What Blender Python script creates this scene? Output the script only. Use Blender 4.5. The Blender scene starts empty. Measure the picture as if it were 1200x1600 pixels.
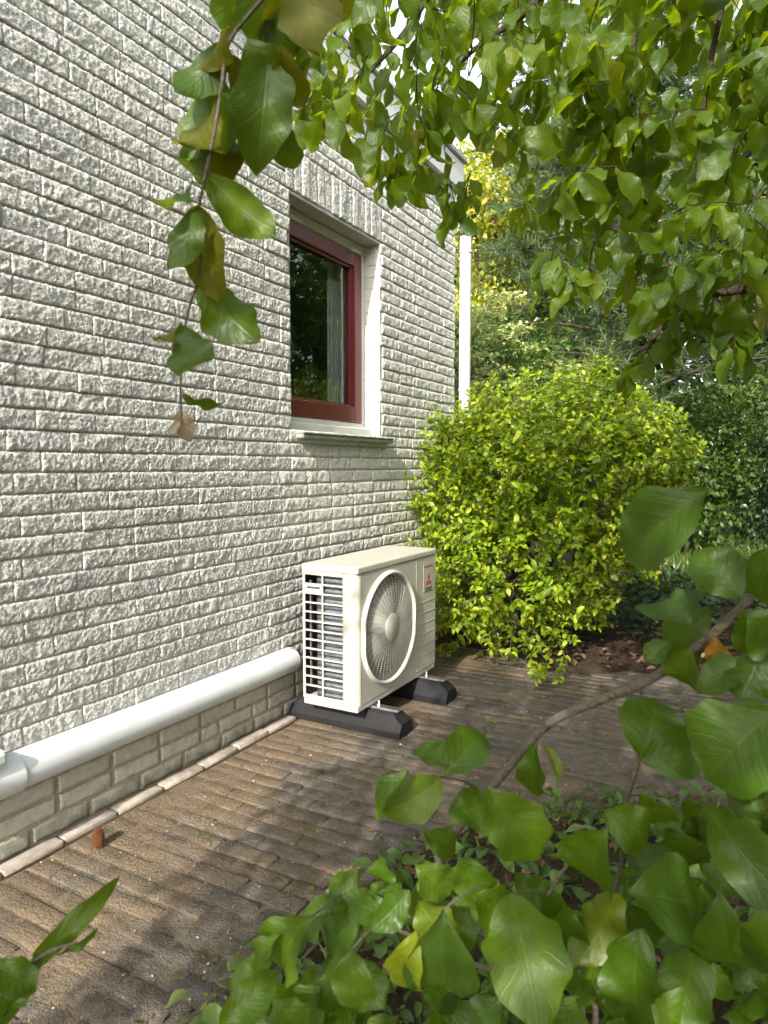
import bpy, bmesh, math, random
import numpy as np
from mathutils import Vector, Matrix
RNG = random.Random(7)
NR = np.random.default_rng(11)
SC = bpy.context.scene
COL = SC.collection
# ------------------------------------------------------------------ camera
F_PX, YAW, PITCH = 1079.0, math.radians(28.87), math.radians(-3.79)   # focal length for a 1200 x 1600 frame
CAM = np.array([1.960, 0.0, 1.184])
cd = bpy.data.cameras.new('camera'); cam = bpy.data.objects.new('camera', cd); COL.objects.link(cam)
cam.location = CAM; cam.rotation_euler = (math.pi/2 + PITCH, 0, YAW)
cd.sensor_fit = 'VERTICAL'; cd.sensor_height = 36; cd.lens = F_PX/1600*36
cd.clip_start = 0.05; cd.clip_end = 400
cd.dof.use_dof = True; cd.dof.focus_distance = 2.9; cd.dof.aperture_fstop = 8.0
SC.camera = cam
FW = np.array([-math.sin(YAW)*math.cos(PITCH), math.cos(YAW)*math.cos(PITCH), math.sin(PITCH)])
RT = np.array([math.cos(YAW), math.sin(YAW), 0.0]); UP = np.cross(RT, FW)
def at(u, w, t):                       # a point of the place t metres in front of where the photographer stood
    return CAM + t*(FW + RT*(u-600)/F_PX - UP*(w-800)/F_PX)
def proj(P):
    d = np.atleast_2d(P) - CAM; z = d@FW; z = np.where(np.abs(z) < 1e-6, 1e-6, z)
    return 600 + F_PX*(d@RT)/z, 800 - F_PX*(d@UP)/z, z
# ------------------------------------------------------------------ world, sun, exposure
SUN = Vector((0.125, -1.0, 0.62)).normalized()      # towards the sun
w = bpy.data.worlds.new('World'); SC.world = w; w.use_nodes = True
nt = w.node_tree; bg = nt.nodes['Background']
sky = nt.nodes.new('ShaderNodeTexSky'); sky.sky_type = 'NISHITA'; sky.sun_disc = False
sky.sun_elevation = math.asin(SUN.z); sky.sun_rotation = math.atan2(SUN.x, SUN.y)
sky.air_density = 1.0; sky.dust_density = 3.0; sky.ozone_density = 1.0
hs = nt.nodes.new('ShaderNodeHueSaturation'); hs.inputs['Saturation'].default_value = 0.35   # hazy, nearly white sky
nt.links.new(sky.outputs[0], hs.inputs['Color']); nt.links.new(hs.outputs[0], bg.inputs[0]); bg.inputs[1].default_value = 0.15
sl = bpy.data.lights.new('sun', 'SUN'); so = bpy.data.objects.new('sun', sl); COL.objects.link(so)
sl.energy = 2.0; sl.angle = math.radians(0.6); sl.color = (1.0, 0.94, 0.85)
so.rotation_euler = SUN.to_track_quat('Z', 'Y').to_euler(); so.location = (2, -6, 8)
SC.view_settings.view_transform = 'Standard'; SC.view_settings.look = 'None'
SC.view_settings.exposure = 2.0; SC.view_settings.gamma = 1.0
SC.render.engine = 'CYCLES'
SC.cycles.use_denoising = True; SC.cycles.max_bounces = 8; SC.cycles.transmission_bounces = 6
SC.cycles.sample_clamp_indirect = 6.0; SC.cycles.caustics_reflective = False; SC.cycles.caustics_refractive = False

# ------------------------------------------------------------------ node helpers and materials
class NT:
    def __init__(s, name):
        s.m = bpy.data.materials.new(name); s.m.use_nodes = True; s.t = s.m.node_tree
        s.b = s.t.nodes['Principled BSDF']; s.out = s.t.nodes['Material Output']
    def n(s, ty, ins=None, **props):
        k = s.t.nodes.new('ShaderNode'+ty)
        for a, v in props.items(): setattr(k, a, v)
        for a, v in (ins or {}).items(): s.set(k.inputs[a], v)
        return k
    def set(s, inp, v):
        if isinstance(v, bpy.types.NodeSocket): s.t.links.new(v, inp)
        elif isinstance(v, bpy.types.Node): s.t.links.new(v.outputs[0], inp)
        else: inp.default_value = v
    def pos(s): return s.n('NewGeometry').outputs['Position']
    def obj(s): return s.n('TexCoord').outputs['Object']
    def noise(s, vec, scale, detail=3, rough=.6, out='Fac'):
        return s.n('TexNoise', {'Vector': vec, 'Scale': scale, 'Detail': detail, 'Roughness': rough}).outputs[out]
    def ramp(s, fac, stops, interp='LINEAR'):
        r = s.n('ValToRGB', {'Fac': fac}); e = r.color_ramp.elements; r.color_ramp.interpolation = interp
        while len(e) < len(stops): e.new(.5)
        for i, (p, c) in enumerate(stops):
            e[i].position = p; e[i].color = (*c, 1) if len(c) == 3 else c
        return r.outputs[0]
    def rng(s, v, a, b, c=0., d=1.):
        return s.n('MapRange', {'Value': v, 'From Min': a, 'From Max': b, 'To Min': c, 'To Max': d}).outputs[0]
    def mix(s, fac, a, b, mode='MIX'):
        k = s.n('Mix', data_type='RGBA', blend_type=mode)
        s.set(k.inputs[0], fac); s.set(k.inputs[6], a if not isinstance(a, tuple) else (*a, 1)); s.set(k.inputs[7], b if not isinstance(b, tuple) else (*b, 1))
        return k.outputs[2]
    def math(s, op, a, b=0.):
        k = s.n('Math', operation=op); s.set(k.inputs[0], a); s.set(k.inputs[1], b); return k.outputs[0]
    def bump(s, h, strength=.5, dist=.01, normal=None):
        k = s.n('Bump', {'Height': h, 'Strength': strength, 'Distance': dist})
        if normal is not None: s.set(k.inputs['Normal'], normal)
        return k.outputs[0]
    def fin(s, color=None, rough=None, normal=None, spec=None, metal=None, **kw):
        for nm, v in (('Base Color', color), ('Roughness', rough), ('Normal', normal), ('Specular IOR Level', spec), ('Metallic', metal)):
            if v is not None: s.set(s.b.inputs[nm], (*v, 1) if isinstance(v, tuple) and len(v) == 3 else v)
        for nm, v in kw.items(): s.set(s.b.inputs[nm.replace('_', ' ')], v)
        return s.m

def m_brick():
    k = NT('split_face_brick'); p = k.pos()
    big = k.noise(p, 2.2, 4); grit = k.noise(p, 100, 4, .75); mid = k.noise(p, 38, 4, .65)
    c = k.ramp(mid, [(.28, (.53, .52, .485)), (.5, (.66, .65, .61)), (.72, (.76, .75, .71))])
    c = k.mix(k.rng(grit, .50, .36, 0, .8), c, (.29, .28, .25)); c = k.mix(k.rng(grit, .56, .68, 0, .6), c, (.84, .83, .78))
    c = k.mix(k.rng(big, .62, .8, 0, .5), c, (.50, .49, .40))
    rust = k.noise(p, 5.5, 5, .7)
    c = k.mix(k.rng(rust, .72, .78, 0, .35), c, (.55, .42, .28))
    r = k.n('ObjectInfo').outputs['Random']
    c = k.mix(1.0, c, k.mix(r, (.90, .90, .91), (1.04, 1.03, 1.0)), 'MULTIPLY')
    b = k.bump(k.math('ADD', grit, k.math("MULTIPLY", mid, .5)), .95, .008)
    return k.fin(c, .95, b, .1)
def m_plinth():
    k = NT('plinth_brick'); p = k.pos(); z = k.n('SeparateXYZ', {0: p}).outputs[2]
    mid = k.noise(p, 30, 4, .65); grit = k.noise(p, 170, 3, .7)
    c = k.ramp(mid, [(.3, (.40, .37, .30)), (.7, (.56, .53, .45))])
    c = k.mix(k.rng(grit, .45, .3, 0, .6), c, (.22, .20, .16))
    damp = k.math('ADD', k.rng(z, .02, .11, 1, 0), k.rng(k.noise(p, 14, 4), .4, .7, -.6, .3))
    c = k.mix(k.math('MULTIPLY', k.rng(damp, 0, 1), .75), c, (.12, .12, .09))
    return k.fin(c, .9, k.bump(k.math('ADD', grit, mid), .55, .004), .25)
def m_mortar(name, col, col2):
    k = NT(name); p = k.pos()
    c = k.mix(k.rng(k.noise(p, 25, 4), .35, .65), col, col2)
    return k.fin(c, .95, k.bump(k.noise(p, 160, 3), .6, .004), .2)
def m_plain(name, col, rough=.5, metal=0., spec=.5, var=.06, scale=6, bump=0., bscale=120):
    k = NT(name); p = k.obj(); f = k.noise(p, scale, 4)
    lo = tuple(x*(1-var*2) for x in col); hi = tuple(min(1, x*(1+var)) for x in col)
    nrm = k.bump(k.noise(p, bscale, 3), bump, .002) if bump else None
    return k.fin(k.mix(k.rng(f, .3, .7), lo, hi), k.rng(f, .3, .7, max(.02, rough-.08), rough+.08), nrm, spec, metal)
def m_wet(name, col, rough=.3, drops=260., amt=.5):                      # painted or plastic skin with fine rain drops
    k = NT(name); p = k.pos()
    v = k.n('TexVoronoi', {'Vector': p, 'Scale': drops, 'Randomness': 1.0}); d = v.outputs['Distance']
    pick = k.rng(k.n('SeparateXYZ', {0: v.outputs['Color']}).outputs[0], .62, .66)
    patch = k.rng(k.noise(p, 18, 3), .45, .6)
    h = k.math('MULTIPLY', k.math('MULTIPLY', k.rng(d, .38, .05), pick), patch)
    f = k.noise(p, 9, 4)
    c = k.mix(k.rng(f, .3, .75), col, tuple(x*.88 for x in col))
    return k.fin(c, rough, k.bump(h, amt, .002), .5)
def m_paver(name='paver_concrete'):
    k = NT(name); p = k.pos(); xw = k.n('SeparateXYZ', {0: p}).outputs[0]
    n1 = k.math('ADD', k.noise(p, 3.0, 5, .65), k.rng(xw, .15, .75, .10, -.07)); n2 = k.noise(p, 22, 4, .7); n3 = k.noise(p, 130, 3, .75); n4 = k.noise(p, 8, 5, .7); n5 = k.noise(p, 420, 2, .6)
    c = k.ramp(n2, [(.25, (.075, .065, .053)), (.5, (.13, .114, .095)), (.78, (.20, .176, .15))])
    r = k.n('ObjectInfo').outputs['Random']
    c = k.mix(1.0, c, k.mix(r, (.74, .75, .77), (1.2, 1.14, 1.1)), 'MULTIPLY')
    c = k.mix(k.rng(n1, .42, .58, 0, .85), c, k.mix(k.rng(n3, .35, .65), (.135, .096, .06), (.255, .185, .118)))     # sandy crust
    c = k.mix(k.math('MULTIPLY', k.rng(n4, .52, .68), .75), c, (.085, .08, .028))                                    # moss
    c = k.mix(k.rng(n3, .66, .72, 0, .7), c, (.42, .36, .28))
    c = k.mix(k.rng(n3, .40, .30, 0, .8), c, (.045, .036, .028)); c = k.mix(k.rng(n5, .62, .70, 0, .6), c, (.36, .31, .25)); c = k.mix(k.rng(n5, .38, .30, 0, .6), c, (.05, .04, .03))
    return k.fin(c, .92, k.bump(k.math('ADD', k.math('MULTIPLY', n3, 1.4), k.math('MULTIPLY', n2, 1.6)), .95, .009), .2)
def m_ground(name, a, b, c3, s1=6, s2=60):
    k = NT(name); p = k.pos(); n1 = k.noise(p, s1, 5, .7); n2 = k.noise(p, s2, 4, .75)
    c = k.mix(k.rng(n1, .35, .65), a, b); c = k.mix(k.rng(n2, .5, .7), c, c3)
    return k.fin(c, .95, k.bump(k.math('ADD', n1, n2), .9, .02), .15)
def m_leaf(name, stops, trans=.45, tcol=(.30, .42, .02), vein=.35, rough=.30, spec=.5, veins=True, island=False, rscale=1.0):
    k = NT(name)
    ri = k.n('NewGeometry').outputs['Random Per Island']; ro = k.n('ObjectInfo').outputs['Random']
    r = ri if island else ro
    c = k.ramp(r, stops)
    p = k.pos(); blot = k.noise(p, 26*rscale, 3)
    c = k.mix(k.rng(blot, .3, .7, 0, .35), c, k.mix(1.0, c, (.62, .72, .55), 'MULTIPLY'))
    nrm = None
    if veins:
        uv = k.n('SeparateXYZ', {0: k.n('UVMap').outputs[0]}); u, v = uv.outputs[0], uv.outputs[1]
        au = k.math('ABSOLUTE', k.math('SUBTRACT', u, .5))
        mid = k.rng(au, .035, .01)
        ph = k.math('FRACT', k.math('ADD', k.math('MULTIPLY', k.math('SUBTRACT', v, k.math('MULTIPLY', au, .62)), 6.5), k.math('MULTIPLY', blot, .5)))
        sv = k.rng(k.math('ABSOLUTE', k.math('SUBTRACT', ph, .5)), .075, .02)
        vn = k.math('MAXIMUM', mid, k.math('MULTIPLY', sv, .6))
        c = k.mix(k.math('MULTIPLY', vn, vein*.9), c, k.mix(1.0, c, (1.9, 1.7, 1.8), 'MULTIPLY'))
        h = k.math('SUBTRACT', k.math('MULTIPLY', k.math('SINE', k.math('MULTIPLY', ph, 3.1416)), .55), vn)
        nrm = k.bump(k.math('ADD', h, k.math('MULTIPLY', k.noise(p, 90*rscale, 2), 1.6)), .3, .002)
    k.fin(c, k.rng(blot, .3, .7, rough-.06, rough+.12), nrm, spec)
    tr = k.n('BsdfTranslucent', {'Color': k.mix(1.0, k.mix(.5, c, k.mix(1.0, c, (1.6, 1.6, .5), 'MULTIPLY')), (*[min(1, x*2.4) for x in tcol],), 'MIX') if False else k.mix(.55, c, (*tcol, 1)[:3])})
    if nrm is not None: k.set(tr.inputs['Normal'], nrm)
    mx = k.n('MixShader', {0: trans}); k.set(mx.inputs[1], k.b.outputs[0]); k.set(mx.inputs[2], tr.outputs[0])
    k.set(k.out.inputs['Surface'], mx.outputs[0]); return k.m
def m_glass():
    k = NT('window_glass')
    fr = k.n('Fresnel', {'IOR': 1.5}); g = k.n('BsdfGlossy', {'Roughness': 0.012, 'Color': (.95, 1, .97, 1)}); t = k.n('BsdfTransparent', {'Color': (.88, .92, .89, 1)})
    f = k.math('ADD', k.math('MULTIPLY', fr.outputs[0], 1.15), .01); f = k.math('MULTIPLY', f, k.math('SUBTRACT', 1.0, k.n('NewGeometry').outputs['Backfacing']))   # the inner face of the pane adds no mirror of its own
    mx = k.n('MixShader', {0: f}); k.set(mx.inputs[1], t.outputs[0]); k.set(mx.inputs[2], g.outputs[0]); k.set(k.out.inputs['Surface'], mx.outputs[0]); return k.m

M = {}
M['brick'] = m_brick(); M['plinth'] = m_plinth()
M['mortar'] = m_mortar('wall_mortar', (.40, .39, .36), (.50, .49, .455)); M['mortar_low'] = m_mortar('plinth_mortar', (.25, .21, .155), (.36, .31, .24))
M['reveal'] = m_plain('reveal_brick', (.47, .455, .41), .85, var=.05, scale=20, bump=.3)
M['white_frame'] = m_plain('white_frame_paint', (.64, .635, .59), .4, var=.04)
M['red'] = m_wet('oxblood_paint', (.135, .018, .022), .28, 300, .25)
M['sill'] = m_plain('sill_tile', (.22, .24, .19), .5, var=.15, scale=12, bump=.3)
M['upvc'] = m_plain('white_pipe', (.54, .54, .52), .35, var=.04)
M['duct'] = m_wet('white_duct', (.62, .645, .65), .5, 190, .8)
M['cream'] = m_wet('cream_enamel', (.50, .48, .405), .36, 240, .5)
M['cream_front'] = m_wet('cream_front_enamel', (.49, .47, .40), .22, 240, .5)
M['cream_plastic'] = m_plain('cream_grille_plastic', (.54, .525, .46), .38, var=.03)
M['coil'] = m_plain('coil_fins', (.20, .215, .24), .45, .6, var=.15, scale=40)
M['dark'] = m_plain('dark_cavity', (.02, .02, .021), .7)
M['fan'] = m_plain('fan_blade', (.05, .05, .052), .45)
M['rubber'] = m_plain('recycled_rubber', (.011, .011, .0125), .68, spec=.35, var=.5, scale=140, bump=.9, bscale=210)
M['alu'] = m_plain('aluminium', (.62, .62, .63), .32, .9, var=.08, scale=30)
M['screw'] = m_plain('screw_steel', (.35, .34, .31), .4, .8)
M['logo_red'] = m_plain('logo_red', (.42, .015, .02), .35); M['logo_black'] = m_plain('logo_black', (.05, .05, .05), .4)
M['paver'] = m_paver()
M['crust'] = m_paver('dirt_crust')
M['joint'] = m_ground('joint_dirt', (.065, .05, .032), (.11, .085, .052), (.07, .072, .026), 9, 120)
M['kerb'] = m_mortar('kerb_stone', (.27, .23, .19), (.40, .345, .295))
M['soil'] = m_ground('soil', (.035, .024, .016), (.06, .042, .028), (.09, .06, .038), 5, 50)
M['lawn'] = m_ground('lawn', (.05, .075, .02), (.08, .10, .03), (.10, .11, .05), 3, 60)
M['bark'] = m_ground('bark', (.07, .052, .036), (.115, .09, .062), (.05, .04, .028), 40, 160)
M['twig'] = m_ground('twig_bark', (.22, .18, .13), (.30, .255, .195), (.15, .12, .085), 60, 200)
M['glass'] = m_glass()
M['interior'] = m_plain('room_wall', (.22, .21, .19), .9); M['curtain'] = m_plain('curtain_cloth', (.27, .285, .27), .9, var=.05)
M['leaf'] = m_leaf('broad_leaf', [(0, (.05, .10, .007)), (.35, (.06, .125, .008)), (.62, (.085, .15, .008)), (.8, (.048, .10, .018)), (.93, (.10, .165, .008)), (1, (.125, .17, .01))], .45, (.27, .36, .004), .4, .38, .42)
M['leaf_olive'] = m_leaf('olive_leaf', [(0, (.10, .11, .006)), (1, (.14, .14, .008))], .45, (.30, .30, .004), .3, .5, .25)
M['leaf_back'] = m_leaf('broad_leaf_canopy', [(0, (.05, .10, .007)), (.4, (.065, .125, .008)), (.7, (.09, .155, .008)), (.92, (.12, .175, .008)), (1, (.20, .19, .012))], .6, (.40, .50, .005), .3, .42, island=True)
M['leaf_pink'] = m_leaf('young_pink_leaf', [(0, (.46, .37, .25)), (1, (.48, .34, .26))], .4, (.5, .4, .2))
M['leaf_orange'] = m_leaf('turning_leaf', [(0, (.32, .17, .015)), (1, (.40, .15, .02))], .4, (.5, .25, .01))
M['leaf_yellow'] = m_leaf('yellow_leaf', [(0, (.19, .24, .012)), (1, (.22, .25, .012))], .45, (.42, .48, .01))
M['gold'] = m_leaf('golden_shrub_leaf', [(0, (.09, .16, .008)), (.25, (.16, .26, .007)), (.6, (.25, .36, .008)), (.85, (.36, .44, .01)), (1, (.50, .50, .03))], .45, (.42, .56, .006), .25, .4, veins=False, island=True)
M['gold_one'] = m_leaf('golden_shrub_near_leaf', [(0, (.09, .16, .008)), (.25, (.16, .26, .007)), (.6, (.25, .36, .008)), (.85, (.36, .44, .01)), (1, (.50, .50, .03))], .45, (.42, .56, .006), .2, .4, veins=True)
M['green'] = m_leaf('mid_green_leaf', [(0, (.035, .075, .015)), (.5, (.06, .115, .02)), (1, (.10, .16, .025))], .4, (.2, .3, .02), veins=False, island=True)
M['dark_leaf'] = m_leaf('ivy_leaf', [(0, (.018, .042, .014)), (.6, (.03, .065, .02)), (1, (.045, .085, .025))], .25, (.08, .14, .02), rough=.3, veins=False, island=True)
M['cream_leaf'] = m_leaf('cream_bract', [(0, (.28, .36, .10)), (.5, (.48, .52, .22)), (1, (.60, .60, .32))], .4, (.6, .6, .2), veins=False, island=True)
M['yellow_tree'] = m_leaf('yellow_tree_leaf', [(0, (.22, .26, .03)), (.5, (.38, .40, .04)), (1, (.52, .50, .08))], .5, (.6, .6, .05), veins=False, island=True)
M['needle'] = m_leaf('pine_needle', [(0, (.04, .075, .028)), (.5, (.075, .125, .042)), (1, (.15, .205, .075))], .25, (.2, .25, .06), rough=.5, veins=False, island=True)
M['bud'] = m_plain('pine_bud', (.30, .085, .045), .6, var=.2)
M['litter'] = m_leaf('leaf_litter', [(0, (.07, .035, .02)), (.5, (.13, .06, .032)), (.85, (.20, .11, .06)), (1, (.30, .2, .1))], .1, (.2, .1, .04), rough=.7, veins=False, island=True)
M['weed'] = m_leaf('weed_leaf', [(0, (.06, .115, .02)), (.5, (.10, .175, .035)), (.9, (.15, .225, .06)), (1, (.26, .28, .10))], .4, (.2, .3, .03), veins=False, island=True)
M['grass'] = m_leaf('grass_blade', [(0, (.06, .12, .02)), (.7, (.12, .19, .04)), (1, (.22, .24, .08))], .4, (.2, .3, .04), veins=False, island=True)
M['moss'] = m_leaf('moss', [(0, (.06, .075, .012)), (.6, (.12, .13, .02)), (1, (.2, .18, .05))], .2, (.2, .2, .02), rough=.8, veins=False, island=True)
M['grit'] = m_leaf('grit', [(0, (.12, .09, .06)), (.45, (.25, .19, .12)), (.8, (.45, .38, .28)), (1, (.68, .63, .54))], .0, rough=.9, veins=False, island=True)
M['cone'] = m_ground('pine_cone_scale', (.20, .075, .03), (.30, .12, .05), (.12, .05, .022), 90, 300)

# ------------------------------------------------------------------ geometry helpers
def tag(o, label=None, cat=None, group=None, kind=None):
    if label: o['label'] = label
    if cat: o['category'] = cat
    if group: o['group'] = group
    if kind: o['kind'] = kind
    return o
def link(name, me, parent=None, mat=None):
    o = bpy.data.objects.new(name, me); COL.objects.link(o)
    if parent is not None: o.parent = parent
    if mat is not None and len(me.materials) == 0: me.materials.append(mat)
    return o
def empty(name, loc=(0, 0, 0)):
    o = bpy.data.objects.new(name, None); COL.objects.link(o); o.location = loc; o.empty_display_size = .1
    return o
def from_bm(name, bm, mat, smooth=False):
    me = bpy.data.meshes.new(name); bmesh.ops.recalc_face_normals(bm, faces=bm.faces[:]); bm.to_mesh(me); bm.free()
    if smooth: me.shade_smooth()
    if mat: me.materials.append(mat)
    return me
def from_np(name, V, Q, mat, uv=None, smooth=True):
    me = bpy.data.meshes.new(name); V = np.asarray(V, np.float32); Q = np.asarray(Q, np.int32); k = Q.shape[1]
    me.vertices.add(len(V)); me.vertices.foreach_set('co', V.ravel())
    me.loops.add(Q.size); me.loops.foreach_set('vertex_index', Q.ravel())
    me.polygons.add(len(Q)); me.polygons.foreach_set('loop_start', np.arange(0, Q.size, k, dtype=np.int32))
    if uv is not None:
        l = me.uv_layers.new(name='UVMap'); l.data.foreach_set('uv', np.asarray(uv, np.float32)[Q.ravel()].ravel())
    me.update(calc_edges=True)
    if smooth: me.shade_smooth()
    if mat: me.materials.append(mat)
    return me
def box_bm(bm, x0, x1, y0, y1, z0, z1, bev=0., seg=1):
    r = bmesh.ops.create_cube(bm, size=1); vs = r['verts']
    for v in vs: v.co = Vector((x0+(v.co.x+.5)*(x1-x0), y0+(v.co.y+.5)*(y1-y0), z0+(v.co.z+.5)*(z1-z0)))
    if bev > 0:
        es = list({e for v in vs for e in v.link_edges})
        bmesh.ops.bevel(bm, geom=es, offset=bev, segments=seg, affect='EDGES', profile=.5)
def box(name, x0, x1, y0, y1, z0, z1, mat, parent=None, bev=0., seg=1, smooth=False):
    bm = bmesh.new(); box_bm(bm, x0, x1, y0, y1, z0, z1, bev, seg)
    return link(name, from_bm(name, bm, mat, smooth), parent)
def tube_np(pts, rad, n=7):
    P = np.asarray(pts, float); k = len(P); r = np.full(k, rad) if np.isscalar(rad) else np.asarray(rad, float)
    T = np.gradient(P, axis=0); T /= np.linalg.norm(T, axis=1)[:, None]+1e-12
    ref = np.array([.3, .2, 1.]) if abs(T[0, 2]) < .9 else np.array([1., .1, 0])
    V = []; a = np.linspace(0, 2*np.pi, n, endpoint=False)
    for i in range(k):
        A = np.cross(T[i], ref); A /= np.linalg.norm(A)+1e-12; B = np.cross(T[i], A); ref = np.cross(A, T[i])
        V.append(P[i]+r[i]*(np.cos(a)[:, None]*A+np.sin(a)[:, None]*B))
    V = np.concatenate(V); Q = []
    for i in range(k-1):
        for j in range(n): Q.append((i*n+j, i*n+(j+1) % n, (i+1)*n+(j+1) % n, (i+1)*n+j))
    return V, np.array(Q)
def join_np(parts):
    V, Q, o = [], [], 0
    for v, q in parts: V.append(v); Q.append(q+o); o += len(v)
    return np.concatenate(V), np.concatenate(Q)
def spline(pts, n=12):
    P = np.asarray(pts, float); out = []
    E = np.vstack([2*P[0]-P[1], P, 2*P[-1]-P[-2]])
    for i in range(len(P)-1):
        p0, p1, p2, p3 = E[i:i+4]
        for t in np.linspace(0, 1, n, endpoint=False):
            out.append(.5*((2*p1)+(-p0+p2)*t+(2*p0-5*p1+4*p2-p3)*t*t+(-p0+3*p1-3*p2+p3)*t**3))
    out.append(P[-1]); return np.array(out)
def stem(name, pts, r0, r1, mat, parent, n=8, seg=8, wob=.0):
    S = spline(pts, seg); 
    if wob: S = S + NR.normal(0, wob, S.shape)
    V, Q = tube_np(S, np.linspace(r0, r1, len(S)), n)
    return link(name, from_np(name, V, Q, mat), parent)
def fbm(P, seed, freq, octv=3):                       # cheap value noise by sums of random sinusoids
    r = np.random.default_rng(seed); out = np.zeros(len(P)); a = 1.
    for o in range(octv):
        for _ in range(5):
            d = r.normal(size=3); d /= np.linalg.norm(d)
            out += a*np.sin(P@d*freq*(2**o)*r.uniform(.7, 1.4)+r.uniform(0, 6.28))
        a *= .55
    return out/4.
# ---- leaf templates: quads on a grid, base at origin, tip along +Y, normal +Z, length 1
def leaf_tpl(nu, nv, width=.55, peak=.55, wave=.04, fold=.15, curl=.5, twist=0., seed=0, petiole=0.):
    r = np.random.default_rng(seed); V, UV, Q = [], [], []
    ph = r.uniform(0, 6.28, 4); k = r.uniform(9, 14)
    for i in range(nv+1):
        v = i/nv; e = math.log(.5)/math.log(peak)
        wv = width/2*max(.012, math.sin(math.pi*min(1, max(0, v**e)))**.72)
        if v > .92: wv *= .9
        for j in range(nu+1):
            u = -1+2*j/nu
            ser = 1+.06*math.sin(k*1.5*v+ph[0]+u*1.3)+.018*math.sin(k*3.4*v+ph[3]+2*u) if abs(u) > .99 else 1
            x = u*wv*ser; y = petiole+v
            z = fold*abs(u)**1.3*wv*1.6 + wave*abs(u)**2*math.sin(k*v+ph[1]+(1.7 if u > 0 else 0)) + .014*math.sin(21*v+ph[2]+3*abs(u))*(.3+abs(u))
            a = curl*(v**1.6)
            yy = petiole+ (math.sin(a)/curl*1. if abs(curl) > 1e-3 else v) if False else y*math.cos(a*.6); zz = z*math.cos(a) - v*math.sin(a*.6)
            tw = twist*v
            V.append((x*math.cos(tw)-zz*math.sin(tw)*.2, yy, zz+x*math.sin(tw))); UV.append((j/nu, v))
    for i in range(nv):
        for j in range(nu):
            a = i*(nu+1)+j; Q.append((a, a+1, a+nu+2, a+nu+1))
    return np.array(V), np.array(Q), np.array(UV)
def frames(dirs, nrm):
    Y = dirs/ (np.linalg.norm(dirs, axis=1)[:, None]+1e-9)
    X = np.cross(Y, nrm); X /= np.linalg.norm(X, axis=1)[:, None]+1e-9
    Z = np.cross(X, Y); return np.stack([X, Y, Z], axis=2)      # columns
def scatter(name, tpls, P, D, N, S, mat, parent=None, kind='stuff'):
    P = np.asarray(P); Fm = frames(np.asarray(D), np.asarray(N)); S = np.asarray(S); pick = NR.integers(0, len(tpls), len(P))
    Vs, Qs, Us, off = [], [], [], 0
    for t, (v, q, u) in enumerate(tpls):
        idx = np.where(pick == t)[0]
        if not len(idx): continue
        W = np.einsum('mij,nj->mni', Fm[idx], v)*S[idx][:, None, None] + P[idx][:, None, :]
        Vs.append(W.reshape(-1, 3)); n = len(v)
        Qs.append((q[None]+np.arange(len(idx))[:, None, None]*n+off).reshape(-1, q.shape[1])); Us.append(np.tile(u, (len(idx), 1))); off += n*len(idx)
    o = link(name, from_np(name, np.concatenate(Vs), np.concatenate(Qs), mat, np.concatenate(Us)), parent)
    if kind: o['kind'] = kind
    return o
def place(name, me, p, d, n, s, parent):
    o = link(name, me, parent); Fm = frames(np.array([d]), np.array([n]))[0]
    m = Matrix(((Fm[0, 0]*s, Fm[0, 1]*s, Fm[0, 2]*s, p[0]), (Fm[1, 0]*s, Fm[1, 1]*s, Fm[1, 2]*s, p[1]), (Fm[2, 0]*s, Fm[2, 1]*s, Fm[2, 2]*s, p[2]), (0, 0, 0, 1)))
    o.matrix_local = m; return o
def unit(v): v = np.asarray(v, float); return v/(np.linalg.norm(v)+1e-12)
def rdir(n): v = NR.normal(size=(n, 3)); return v/np.linalg.norm(v, axis=1)[:, None]

BIG = [leaf_tpl(6, 20, RNG.uniform(.52, .66), RNG.uniform(.5, .62), RNG.uniform(.04, .085), RNG.uniform(.05, .4), RNG.uniform(.2, 1.1), RNG.uniform(-.4, .4), 40+i) for i in range(12)]
MIDL = [leaf_tpl(4, 7, RNG.uniform(.52, .66), .55, .05, RNG.uniform(.1, .3), RNG.uniform(.2, .9), RNG.uniform(-.3, .3), 70+i) for i in range(6)]
SMALL = [leaf_tpl(2, 4, RNG.uniform(.5, .62), .48, .02, RNG.uniform(.15, .4), RNG.uniform(.2, .7), 0, 90+i) for i in range(4)]
TINY = [leaf_tpl(2, 2, .6, .5, .0, .3, .5, 0, 120)]
def mesh_set(tpls, mat, nm): return [from_np(nm, v, q, mat, u) for v, q, u in tpls]

# ================================================================== GROUND
g = NR; gv = []
ground = link('ground', from_np('ground', [(-60, -30, -.05), (60, -30, -.05), (60, 120, -.05), (-60, 120, -.05)], [(0, 1, 2, 3)], M['soil']))
tag(ground, 'dark garden soil spreading out under the trees', 'ground', kind='structure')
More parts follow.
